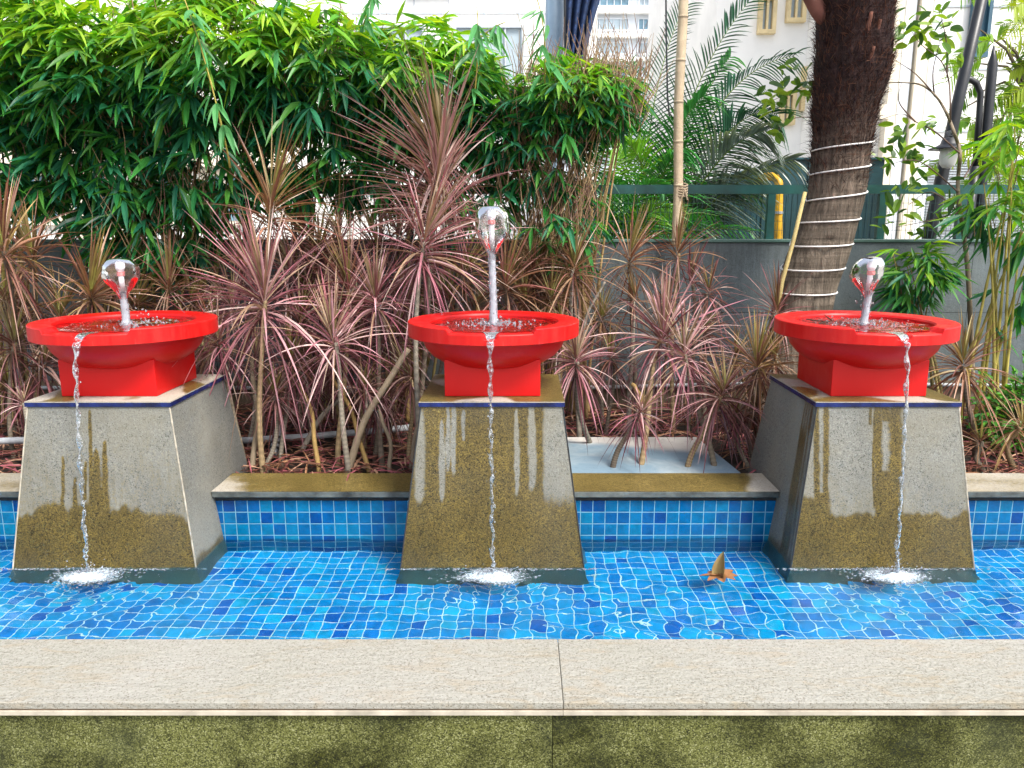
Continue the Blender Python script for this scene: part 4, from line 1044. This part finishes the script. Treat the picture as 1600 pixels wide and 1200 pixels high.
for j in range(11000):
    i = int(rnd.random()**1.0*m_*.62); c, r0, py_ = TC[i]; a = rnd.uniform(0, 2*math.pi)
    if rnd.random() < sstep(180, 330, py_): continue
    O.append((c.x+r0*.98*math.cos(a), c.y+r0*.98*math.sin(a), c.z))
    up_ = rnd.uniform(-.1, 1.6); sw = rnd.uniform(-1.0, 1.0)
    D.append((math.cos(a)*.45-math.sin(a)*sw, math.sin(a)*.45+math.cos(a)*sw, up_)); L.append(rnd.uniform(.025, .085))
    C0.append(np.array([(.05, .022, .018), (.09, .038, .025), (.022, .012, .014), (.16, .07, .04), (.03, .018, .024)][rnd.randrange(5)]))
fb = MB().leaves(O, D, np.array(L), .0028, .1, np.array(C0), np.array(C0)*1.1, 2, .3, base=.8)
fb = fb.build('fibre', M['fibre'], origin=tuple(palm.location))
bt = []
for (x0, y0, x1, y1, w_, dy) in ((1292, 40, 1255, -25, 24, -.02), (1380, 60, 1394, -30, 20, -.03), (1352, 60, 1362, 18, 7, -.162), (1364, 70, 1376, 30, 6, -.150), (1356, 100, 1366, 72, 6, -.165), (1340, -20, 1345, -110, 30, -.15)):
    p0, p1 = P(x0, y0, YP+dy), P(x1, y1, YP+dy*1.15)
    pts = [p0.lerp(p1, k) for k in np.linspace(0, 1, 7)]
    bt.append(MB().tube(pts, [w_*.5*pxm(YP)*q_ for q_ in (.5, .85, 1, 1, .95, .85, .7)], 8, (.20, .085, .065) if w_ > 10 else (.15, .065, .045)).build('leaf_base', M['fibre'], smooth=True, origin=tuple(palm.location)))
adopt(palm, tr, fb, *bt)
# white cord wound round the trunk
def rad_at(py_):
    return min(TC, key=lambda q_: abs(q_[2]-py_))
mb = MB()
turns = [(231, 214), (270, 252), (313, 295), (348, 339), (386, 380), (424, 419), (461, 459), (500, 497)]
pts = []
for (yl, yr) in turns:
    for a in np.linspace(math.pi*1.0, math.pi*2.0, 16):   # front half, left to right
        k = (a-math.pi)/math.pi; py_ = yl+(yr-yl)*k; c, r0, _ = rad_at(py_)
        zz = P(1300, py_, YP-.17).z; pts.append((c.x+(r0+.006)*math.cos(a), YP+(r0+.006)*math.sin(a), zz-.006*math.sin(k*math.pi)))
    for a in np.linspace(0, math.pi, 12)[1:-1]:
        k = a/math.pi; py_ = yr+(yl+40-yr)*k; c, r0, _ = rad_at(py_)
        pts.append((c.x+(r0+.006)*math.cos(a), YP+(r0+.006)*math.sin(a), P(1300, py_, YP-.17).z))
tag(mb.tube(pts, .0042, 7).build('white_cord', M['rope'], smooth=True, origin=tuple(pts[0])), 'white cord light wound in turns around the palm trunk', 'cord')

# ------------------------------------------------------------------ feather palm behind the fence
def frond(mb, p0, p1, p2, nl, Lm, st, col, back=1.0, w=.012, hang=.35):
    pts = [p0*(1-k)**2+p1*2*k*(1-k)+p2*k*k for k in np.linspace(0, 1, nl)]
    mb.tube(pts, [.010*(1-.85*i/(nl-1)) for i in range(nl)], 5, (.20, .30, .06))
    O = []; D = []; L = []
    for i in range(int(nl*.12), nl):
        k = i/(nl-1); t_ = (pts[min(i+1, nl-1)]-pts[max(i-1, 0)]).normalized()
        s_ = t_.cross(Vector((0, -1, .15))).normalized()
        for sg in (-1, 1):
            d = s_*sg+t_*(.75+.7*k)+Vector((0, st.uniform(-.35, .2), -.15*hang))
            O.append(tuple(pts[i])); D.append(tuple(d)); L.append(Lm*(.45+.75*math.sin(min(1, k*1.25+.12)*math.pi))*st.uniform(.85, 1.1))
    n_ = len(O); c = np.array(col)[None]*st.uniform(.7, 1.3, (n_, 1))
    mb.leaves(O, D, np.array(L), w*1.9, hang*st.uniform(.5, 1.2, n_), c, c*1.05, 4, .35, roll=st.uniform(-.4, .4, n_), base=.5)
YA = 6.2
ap = thing('feather_palm', 'feather palm with arching fronds behind the fence and bamboo pole', 'palm', tuple(Vector((P(1010, 400, YA).x, YA, -.45))))
base = P(1010, 380, YA)
DG = (.02, .10, .055); MG = (.05, .27, .06); LG = (.20, .46, .04); SG = (.15, .21, .20)
FR = [((1050, 300), (1095, 110), (1238, 88), 46, .30, DG, 0), ((1035, 300), (1050, 150), (1168, 5), 44, .30, DG, .2), ((1060, 300), (1130, 150), (1212, 178), 46, .34, DG, -.3), ((1050, 310), (1120, 215), (1195, 205), 44, .34, SG, -.5),
      ((1060, 320), (1130, 270), (1240, 250), 44, .26, SG, -.4), ((1000, 320), (960, 130), (868, 112), 46, .30, DG, .3), ((1005, 320), (1000, 150), (1070, 10), 46, .32, DG, .5), ((1010, 320), (1045, 190), (1100, 150), 40, .30, MG, -.3),
      ((1000, 330), (985, 220), (935, 190), 40, .28, LG, -.2), ((1005, 340), (960, 280), (905, 290), 40, .26, MG, -.3), ((1020, 350), (1090, 330), (1140, 300), 40, .24, SG, -.2), ((1010, 350), (1020, 260), (1070, 230), 40, .28, MG, -.6),
      ((1000, 360), (950, 330), (925, 350), 34, .24, DG, -.5), ((1000, 320), (1005, 180), (985, 100), 42, .26, MG, .2), ((1030, 330), (1080, 290), (1180, 300), 40, .22, DG, .1), ((1040, 300), (1010, 200), (960, 225), 40, .24, LG, -.5), ((1020, 330), (1070, 180), (1140, 90), 44, .28, MG, .3)]
fl = []
for i, (a, b2, c, nl, Lm, colr, dy) in enumerate(FR):
    mb = MB(); st = np.random.RandomState(300+i)
    frond(mb, P(a[0]*.6+1010*.4, 400, YA), P(b2[0], b2[1], YA+dy*.5), P(c[0], c[1], YA+dy), nl+8, Lm*1.5, st, colr, hang=.25 if i in (1, 6, 5) else .6)
    fl.append(mb.build('frond', M['palm_leaf'], origin=tuple(base)))
st = np.random.RandomState(9); tk = MB()
for i in range(5):
    x = st.uniform(-.15, .15); tk.tube([(base.x+x, YA+st.uniform(-.1, .1), -.45), (base.x+x*1.3, YA, .5), (base.x+x*.5, YA, base.z)], [.06, .05, .03], 10, (.22, .24, .10))
adopt(ap, tk.build('stem', M['cane'], smooth=True, origin=tuple(base)), *fl)
# second, greener palm low behind the mesh
ap2 = thing('feather_palm', 'low bushy young palm seen through the fence mesh', 'palm', tuple(Vector((P(960, 400, 5.4).x, 5.4, -.45))))
mb = MB(); fl = []
for i in range(14):
    st = np.random.RandomState(330+i); a = R(20+140*i/13); mb = MB(); b0 = P(960, 470, 5.4); L_ = st.uniform(.7, 1.0)
    tip = b0+Vector((math.cos(a)*L_, st.uniform(-.3, .3), math.sin(a)*L_*.75+.1)); md = b0+Vector((math.cos(a)*L_*.35, 0, math.sin(a)*L_*.8+.2))
    frond(mb, b0, md, tip, 36, .26, st, LG if i % 4 == 0 else MG, hang=.4, w=.010); fl.append(mb.build('frond', M['palm_leaf'], origin=tuple(b0)))
adopt(ap2, *fl)

# ------------------------------------------------------------------ round leaved tree, feathery tree, low shrub
def oval(mb, O, D, L, W, col, st, k=5):
    n_ = len(O); mb.leaves(O, D, L, W, st.uniform(.0, .4, n_), col, col*1.1, k, .2, roll=st.uniform(-1, 1, n_), base=.45, peak=.5)
rt = thing('small_tree', 'thin branched tree with sparse round leaves right of the palm', 'tree', tuple(Vector((P(1510, 560, 4.45).x, 4.45, BEDZ))))
BR = [[(1520, 600), (1512, 420), (1497, 300), (1500, 240), (1490, 205), (1478, 175), (1462, 150), (1440, 133), (1412, 129), (1384, 129)], [(1462, 150), (1430, 115), (1395, 92)], [(1485, 190), (1483, 130), (1470, 95), (1440, 70), (1425, 50)],
      [(1480, 120), (1478, 60), (1465, 10)], [(1500, 240), (1460, 205), (1430, 190), (1408, 178), (1368, 190)], [(1497, 300), (1450, 260), (1420, 250), (1375, 262)], [(1497, 330), (1455, 300), (1420, 320)], [(1460, 150), (1458, 110), (1470, 60)], [(1430, 190), (1405, 160), (1408, 130)], [(1505, 330), (1450, 345), (1400, 355)], [(1384, 129), (1300, 138), (1270, 132), (1200, 160)], [(1368, 190), (1290, 185), (1240, 185), (1210, 210)], [(1505, 280), (1540, 220), (1560, 180)]]
mb = MB(); lv = MB(); st = np.random.RandomState(5)
for i, b2 in enumerate(BR):
    pts = []
    for j in range(len(b2)*6-5):
        q_ = cat(b2, min(j/6, len(b2)-1.001)); pts.append(P(q_[0], q_[1], 4.45+.05*math.sin(j+i)-(.1 if i < 10 else -.15)))
    r0 = .014 if i == 0 else .005
    mb.tube(pts, [max(.0015, r0*(1-.85*j/(len(pts)-1))) for j in range(len(pts))], 6, (.14, .09, .07) if i else (.24, .19, .13))
LC = [(1425, 25, 22, 9), (1440, 45, 22, 10), (1467, 15, 14, 5), (1482, 30, 16, 6), (1487, 50, 10, 4), (1410, 45, 14, 6), (1455, 60, 22, 10), (1398, 70, 14, 6), (1390, 92, 10, 4), (1400, 215, 20, 9), (1410, 200, 14, 6), (1420, 232, 22, 10), (1445, 195, 16, 6), (1460, 190, 12, 5),
      (1370, 245, 16, 6), (1440, 255, 18, 7), (1395, 243, 16, 6), (1245, 125, 26, 12), (1225, 135, 22, 10), (1260, 135, 20, 8), (1205, 155, 18, 8), (1195, 165, 12, 5), (1225, 190, 16, 7), (1210, 205, 10, 5), (1440, 275, 24, 8), (1400, 300, 26, 9), (1460, 330, 30, 12), (1430, 340, 26, 9), (1475, 70, 14, 5), (1480, 85, 10, 3), (1500, 85, 8, 2), (1500, 290, 30, 10), (1390, 345, 20, 6), (1450, 300, 25, 8)]
for (cx_, cy_, sz, n_) in LC:
    O = np.array([tuple(P(cx_+st.normal(0, sz*.55), cy_+st.normal(0, sz*.5), 4.42+st.uniform(-.12, .1))) for _ in range(n_)])
    D = st.normal(0, 1, (n_, 3))*np.array([1, .5, .7]); L = st.uniform(.05, .085, n_)
    c = np.array([(.10, .22, .03), (.18, .34, .03), (.06, .15, .04), (.26, .42, .05)])[st.randint(0, 4, n_)]
    if sz < 27: oval(lv, O, D, L, L*.55, c, st)
    else: oval(lv, O, D, L, L*.35, c, st)
adopt(rt, mb.build('branches', M['cane'], smooth=True, origin=tuple(rt.location)), lv.build('leaves', M['shrub_leaf'], origin=tuple(rt.location)))

ft = thing('feathery_tree', 'bright yellow green feathery tree at the upper right edge', 'tree', tuple(Vector((P(1620, 300, 6.5).x, 6.5, -.45))))
mb = MB(); lv = MB(); st = np.random.RandomState(6)
tb = P(1640, 260, 6.5)
mb.tube([(tb.x, 6.5, -.45), tuple(tb), tuple(P(1600, 100, 6.5))], [.07, .05, .02], 8, (.18, .14, .10))
for i in range(150):
    tx, ty = st.uniform(1440, 1680), st.uniform(-30, 320)
    if tx < 1500 and (ty < 60): continue
    if tx < 1470+abs(ty-180)*.5 and st.rand() < .7: continue
    Y_ = 6.5+st.uniform(-.5, .5); p2 = P(tx, ty, Y_); p0 = p2 + Vector((st.uniform(.1, .45), st.uniform(-.1, .1), st.uniform(-.05, .25)))
    md = (p0+p2)/2+Vector((0, 0, .06)); pts = [p0*(1-k)**2+md*2*k*(1-k)+p2*k*k for k in np.linspace(0, 1, 16)]
    mb.tube(pts[::3], .003, 4, (.22, .24, .06), cap=False)
    O = []; D = []
    for j in range(2, 16):
        t_ = (pts[min(j+1, 15)]-pts[j-1]).normalized(); s_ = t_.cross(Vector((0, -1, .3))).normalized()
        for sg in (-1, 1): O.append(tuple(pts[j])); D.append(tuple(s_*sg+t_*.6+Vector((0, 0, -.25))))
    c = np.array([(.36, .48, .03), (.22, .42, .03), (.14, .32, .03)][st.randint(3)])*np.ones((len(O), 3))
    lv.leaves(O, D, st.uniform(.06, .11, len(O)), .022, .3, c, c, 3, .1, base=.5, peak=.5)
for i in range(10):
    p = P(st.uniform(1500, 1600), st.uniform(20, 260), 6.5); mb.tube([tuple(P(1610, 150, 6.5)), ((P(1610, 150, 6.5)+p)/2+Vector((0, 0, .1))), p], [.02, .012, .006], 5, (.15, .12, .08))
adopt(ft, mb.build('branches', M['cane'], origin=tuple(ft.location)), lv.build('leaves', M['shrub_leaf'], origin=tuple(ft.location)))

sb = thing('green_shrub', 'bushy bright green shrub in the bed at the right edge', 'shrub', tuple(Vector((P(1590, 700, 3.7).x, 3.7, BEDZ))))
st = np.random.RandomState(8); lv = MB(); tw = MB(); ns = 420
c0 = P(1610, 650, 3.75)
u = st.normal(size=(ns, 3)); u /= np.linalg.norm(u, axis=1, keepdims=True); rr = st.uniform(.3, 1, (ns, 1))**.5
pts = np.array(c0)[None]+u*rr*np.array([.27, .25, .25])*(1+.25*st.normal(size=(ns, 1))*.5)
for p, uu in zip(pts, u):
    tw.tube([Vector(c0)*.4+Vector(p)*.6+Vector((0, 0, -.08)), Vector(p)], .0022, 4, (.12, .10, .05), cap=False)
def cf2(O, s2): return np.array([(.10, .34, .05), (.16, .46, .06), (.05, .22, .05)])[s2.randint(0, 3, len(O))]
fans(lv, pts, u, 6, (.035, .06), (.38, .5), cf2, st, .1, 1.9, 3)
adopt(sb, tw.build('twigs', M['cane'], origin=tuple(sb.location)), lv.build('leaves', M['shrub_leaf'], origin=tuple(sb.location)))

# ------------------------------------------------------------------ shed with yellow pipe
YS = 7.2
sh = thing('metal_shed', 'dark green sheet metal shed behind the fence and palm', 'shed', (P(1250, 400, YS).x, YS, -.47))
xa, xb = P(1130, 300, YS).x, P(1378, 300, YS).x; zA, zB = P(1130, 280, YS).z, P(1230, 250, YS).z
xm = P(1235, 250, YS).x
V = [(xa, YS, -.47), (xb, YS, -.47), (xb, YS, zB), (xm, YS, zB), (xa, YS, zA)]; V += [(x, YS+1.6, z) for x, _, z in V]
w1 = MB().add(V, [(0, 1, 2, 3, 4), (5, 9, 8, 7, 6), (0, 5, 6, 1), (1, 6, 7, 2), (0, 4, 9, 5)]).build('wall', M['shed'], origin=tuple(sh.location))
r1 = MB().add([(xa-.03, YS-.03, zA+.003), (xm, YS-.03, zB+.003), (xb+.02, YS-.03, zB+.003), (xa-.03, YS+1.63, zA+.003), (xm, YS+1.63, zB+.003), (xb+.02, YS+1.63, zB+.003), (xa-.03, YS-.03, zA+.02), (xm, YS-.03, zB+.02), (xb+.02, YS-.03, zB+.02), (xa-.03, YS+1.63, zA+.02), (xm, YS+1.63, zB+.02), (xb+.02, YS+1.63, zB+.02)],
              [(0, 1, 7, 6), (1, 2, 8, 7), (6, 7, 10, 9), (7, 8, 11, 10), (0, 3, 4, 1), (1, 4, 5, 2), (3, 9, 10, 4), (4, 10, 11, 5), (0, 6, 9, 3), (2, 5, 11, 8)]).build('roof', M['shed'], origin=tuple(sh.location))
mb = MB()
for px_ in (1193, 1262, 1320): x = P(px_, 300, YS).x; mb.box(x-.008, x+.008, YS-.012, YS-.002, -.47, zB-.02)
for px_ in range(1140, 1376, 9): x = P(px_, 300, YS).x; mb.box(x-.003, x+.003, YS-.005, YS-.0015, -.47, P(1250, 305, YS).z)
adopt(sh, w1, r1, mb.build('seam', M['shed'], origin=tuple(sh.location)))
yp = thing('yellow_pipe', 'yellow pipe bending into the green shed wall', 'pipe', tuple(P(1216, 420, 6.9)))
pts = [P(1215, 480, 6.9), P(1216, 380, 6.9), P(1217, 290, 6.9)]
t0 = P(1217, 290, 6.9)
for a in np.linspace(0, math.pi/2, 8): pts.append(t0+Vector((-.05*(1-math.cos(a)), .12*(1-math.cos(a)), .085*math.sin(a))))
pts.append(pts[-1]+Vector((-.02, .16, 0)))
o1 = MB().tube(pts, .036, 14).build('pipe', M['yellow'], smooth=True, origin=tuple(yp.location))
c0 = P(1216, 332, 6.9); o2 = MB().tube([c0+Vector((0, 0, -.01)), c0+Vector((0, 0, .01))], .044, 14).build('clamp', M['greypipe'], origin=tuple(c0))
adopt(yp, o1, o2)

# ------------------------------------------------------------------ lamp posts at the right
YL = 5.6
lp = thing('lamp_post', 'black leaning pole with hooded lamp at the upper right', 'street lamp', tuple(P(1440, 430, YL)))
o1 = MB().tube([P(1436, 440, YL), P(1458, 340, YL), P(1492, 180, YL), P(1552, -80, YL)], [.05, .045, .040, .036], 14).build('pole', M['black'], smooth=True, origin=tuple(lp.location))
c0 = P(1483, 232, YL-.2)
o2 = MB().lathe([(.001, c0.z+.075), (.02, c0.z+.072), (.05, c0.z+.06), (.058, c0.z+.03), (.075, c0.z+.018), (.125, c0.z), (.128, c0.z-.008), (.10, c0.z-.006), (.05, c0.z)], c0.x, c0.y, 32).build('lamp_shade', M['black'], smooth=True, origin=tuple(c0))
o3 = MB().lathe([(.052, c0.z-.002), (.058, c0.z-.05), (.05, c0.z-.10), (.03, c0.z-.125), (.001, c0.z-.13)], c0.x, c0.y, 24).build('globe', M['globe'], smooth=True, origin=tuple(c0))
o4 = MB().tube([c0+Vector((0, 0, .07)), c0+Vector((0, .05, .10)), P(1487, 205, YL)], .014, 8).build('arm', M['black'], origin=tuple(c0))
adopt(lp, o1, o2, o3, o4)
lp2 = thing('lamp_post', 'black upright post with spiked top beside a curved hook', 'street lamp', tuple(P(1525, 430, YL+.3)))
o1 = MB().tube([P(1522, 440, YL+.3), P(1533, 300, YL+.3), P(1551, 100, YL+.3), P(1552, 88, YL+.3), P(1553, 70, YL+.3)], [.042, .036, .034, .02, .003], 12).build('pole', M['black'], smooth=True, origin=tuple(lp2.location))
pts = [P(x, y, YL+.3) for x, y in ((1524, 260), (1530, 180), (1532, 145), (1526, 130), (1516, 124), (1506, 124))]
o2 = MB().tube(pts, .022, 10).build('hook', M['black'], smooth=True, origin=tuple(lp2.location))
pts = [P(x, y, YL+.3) for x, y in ((1506, 440), (1512, 370), (1524, 260))]
o3 = MB().tube(pts, .035, 10).build('brace', M['black'], smooth=True, origin=tuple(lp2.location))
adopt(lp2, o1, o2, o3)

# ------------------------------------------------------------------ steel column with shade netting
sc_ = thing('steel_column', 'pale blue grey round column rising behind the hedge', 'column', tuple(Vector((P(866, 300, 7.5).x, 7.5, -.47))))
x = P(866, 100, 7.5).x
adopt(sc_, MB().tube([(x, 7.5, -.47), (x, 7.5, 5)], .085, 20).build('shaft', simple('pale painted steel', (.24, .34, .44), .5, .1, 3), smooth=True, origin=tuple(sc_.location)), MB().tube([(x, 7.5, -.47), (x, 7.5, -.43)], .14, 20).build('base_plate', M['black'], origin=tuple(sc_.location)))
ex = P(922, 100, 7.9).x
tag(MB().box(ex-.09, ex+.06, 7.85, 7.95, -.47, 5).build('facade_post', M['white_facade'], origin=(ex, 7.9, 0)), 'white post right of the dark curved netting', 'post')
nt_ = thing('shade_netting', 'dark blue shade netting hanging in curved folds beside the steel column', 'netting', tuple(P(905, 130, 7.3)))
V = []; nu, nv = 60, 40
for j in range(nv+1):
    v_ = j/nv; py_ = -90+230*v_
    xl = 882; xr = 905+58*(1-v_)**1.2*1.0
    for i in range(nu+1):
        u_ = i/nu; p = P(xl+(xr-xl)*u_, py_, 7.3); V.append((p.x, 7.3+.05*math.sin(u_*26+v_*2), p.z))
mbn = MB().add(V, [(j*(nu+1)+i, j*(nu+1)+i+1, (j+1)*(nu+1)+i+1, (j+1)*(nu+1)+i) for j in range(nv) for i in range(nu)])
o1 = mbn.build('net_sheet', M['net'], smooth=True, origin=tuple(nt_.location)); sm = o1.modifiers.new('thickness', 'SOLIDIFY'); sm.thickness = .006
mb = MB(); mb.tube([P(882, -90, 7.28), P(883, 60, 7.28), P(884, 145, 7.28)], .012, 8)
adopt(nt_, o1, mb.build('edge_rope', M['black'], origin=tuple(nt_.location)))

# ------------------------------------------------------------------ buildings
def window_unit(parent, x0, x1, y, z0, z1, fm, gm, fw_=.08, nm_='window', mull=1, dep=.06):
    """frame proud of the wall at depth y (facing the camera) with recessed pane"""
    mb = MB()
    mb.box(x0-fw_, x1+fw_, y-dep, y-.002, z1, z1+fw_).box(x0-fw_, x1+fw_, y-dep, y-.002, z0-fw_, z0)
    mb.box(x0-fw_, x0, y-dep, y-.002, z0, z1).box(x1, x1+fw_, y-dep, y-.002, z0, z1)
    for i in range(1, mull): xm_ = x0+(x1-x0)*i/mull; mb.box(xm_-fw_*.3, xm_+fw_*.3, y-dep*.8, y-.02, z0, z1)
    f = mb.build(nm_, fm, origin=(x0, y, z0)); g = MB().box(x0, x1, y-.018, y-.003, z0, z1).build('pane', gm, origin=(x0, y, z0))
    adopt(parent, f); g.parent = f; g.location = Vector((0, 0, 0))
# distant apartment tower
YT = 110.
tw_ = thing('apartment_tower', 'distant pale apartment tower with glazed balcony bands', 'building', (P(900, 355, YT).x, YT, -.47))
x0, x1 = P(700, 50, YT).x, P(1068, 50, YT).x
adopt(tw_, MB().box(x0, x1, YT, YT+20, -.47, 55).build('wall', M['cool_facade'], origin=tuple(tw_.location)))
fh = 3.0
for k in range(4, 17):
    z = -.47+fh*k
    adopt(tw_, MB().box(x0-.3, x1+.3, YT-1.1, YT-.01, z-.55, z-.1).build('balcony_slab', M['white_facade'], origin=(x0, YT, z)))
    for xs, xe in ((x0+1, x0+13), (x0+15.5, x0+24), (x1-6, x1-.5)):
        window_unit(tw_, xs, xe, YT, z+.55, z+1.85, M['cool_facade'], M['glass2' if (k+int(xs)) % 3 else 'glass'], .15, mull=9, dep=.25)
# nearer tiled white building left of the column
YT2 = 26.
tb_ = thing('tiled_building', 'white panelled building with a wide window above the hedge', 'building', (P(700, 355, YT2).x, YT2, -.47))
x0, x1 = P(430, 50, YT2).x, P(860, 50, YT2).x
mb = MB().box(x0, x1, YT2, YT2+10, -.47, 20)
pr = [mb.build('wall', M['white_facade'], origin=tuple(tb_.location))]
mb = MB()
for z in np.arange(1, 14, .62): mb.box(x0, x1, YT2-.02, YT2-.003, z, z+.03)
for x in np.arange(x0, x1, 1.1): mb.box(x, x+.03, YT2-.024, YT2-.004, -.4, 16)
pr.append(mb.build('panel_joints', M['groove'], origin=tuple(tb_.location))); adopt(tb_, *pr)
for a, b2, c, d in ((715, 815, 130, 45), (560, 660, 130, 45), (640, 700, -10, -60)):
    pA, pB = P(a, c, YT2), P(b2, d, YT2); window_unit(tb_, pA.x, pB.x, YT2-.03, pA.z, pB.z, M['groove'], M['glass2'], .08, mull=4, dep=.12)
# cream building behind the hedge, left
YC = 13.
cb = thing('cream_building', 'cream low building glimpsed through the left part of the hedge', 'building', (P(200, 355, YC).x, YC, -.47))
x0, x1 = P(-500, 50, YC).x, P(428, 50, YC).x
adopt(cb, MB().box(x0, x1, YC, YC+6, -.47, 9).build('wall', M['white_facade'], origin=tuple(cb.location)), MB().box(x0-.1, x1+.1, YC-.25, YC-.004, P(0, 262, YC).z, P(0, 238, YC).z).build('ledge', M['cream_facade'], origin=tuple(cb.location)))
for a in (-160, -60, 40, 120, 225, 330):
    pA, pB = P(a, 345, YC), P(a+48, 275, YC); window_unit(cb, pA.x, pB.x, YC, pA.z, pB.z, M['cream_facade'], M['glass'], .07, mull=2, dep=.1)
xr = P(122, 300, YC-.5).x
adopt(cb, MB().box(xr-.05, xr+.16, YC-.5, YC-.3, -.47, P(0, 305, YC).z).build('pillar', M['cream_facade'], origin=(xr, YC, 0)), MB().box(xr-.12, xr+.23, YC-.55, YC-.26, P(0, 304.8, YC).z, P(0, 288, YC).z).build('pillar_cap', M['brick_red'], origin=(xr, YC, 0)))
# bright building right with ochre framed windows
YR = 15.
rb = thing('ochre_window_building', 'bright white building with ochre framed windows left of the palm', 'building', (P(1230, 355, YR).x, YR, -.47))
x0, x1 = P(1118, 50, YR).x, P(1372, 50, YR).x
adopt(rb, MB().box(x0, x1, YR, YR+8, -.47, 11).build('wall', M['white_facade'], origin=tuple(rb.location)))
for (a, b2, c, d) in ((1188, 1206, 48, 2), (1232, 1256, 30, -60), (1254, 1272, 168, 112), (1222, 1236, 190, 150)):
    pA, pB = P(a, c, YR), P(b2, d, YR); window_unit(rb, pA.x, pB.x, YR, pA.z, pB.z, M['frame_yellow'], M['glass2'], .07, mull=2, dep=.12)
# building with pilasters and louvres, far right
YQ = 12.
qb = thing('pilaster_building', 'off white building with vertical pilasters behind the lamp posts', 'building', (P(1500, 355, YQ).x, YQ, -.47))
x0, x1 = P(1374, 50, YQ).x, P(2000, 50, YQ).x
adopt(qb, MB().box(x0, x1, YQ, YQ+6, -.47, 10).build('wall', M['white_facade'], origin=tuple(qb.location)))
for a, b2, mm, dp in ((1388, 1402, 'cream_facade', .18), (1408, 1424, 'cool_facade', .10), (1428, 1446, 'cream_facade', .16), (1452, 1468, 'cool_facade', .08)):
    adopt(qb, MB().box(P(a, 50, YQ).x, P(b2, 50, YQ).x, YQ-dp, YQ-.003, -.47, 9.8).build('pilaster', M[mm], origin=tuple(qb.location)))
for py_ in (85, 178, 262):
    z = P(1400, py_, YQ).z; adopt(qb, MB().box(x0, P(1392, 50, YQ).x, YQ-.26, YQ-.19, z-.1, z+.1).build('ledge', M['cream_facade'], origin=tuple(qb.location)))
mb = MB()
for j in range(34):
    z = P(1500, 250+j*4.2, YQ).z; mb.box(P(1468, 50, YQ).x, P(1640, 50, YQ).x, YQ-.06, YQ-.003, z-.006, z+.006)
for py_ in (10, 108, 205): z = P(1500, py_, YQ).z; mb.box(P(1470, 50, YQ).x, x1, YQ-.02, YQ-.003, z-.012, z+.012)
adopt(qb, mb.build('louvre', M['groove'], origin=tuple(qb.location)))
pA, pB = P(1512, 86, YQ), P(1546, -40, YQ)
window_unit(qb, pA.x, pB.x, YQ-.03, pA.z, pB.z, M['shade_blue'], M['shade_blue'], .05, mull=1, dep=.08)
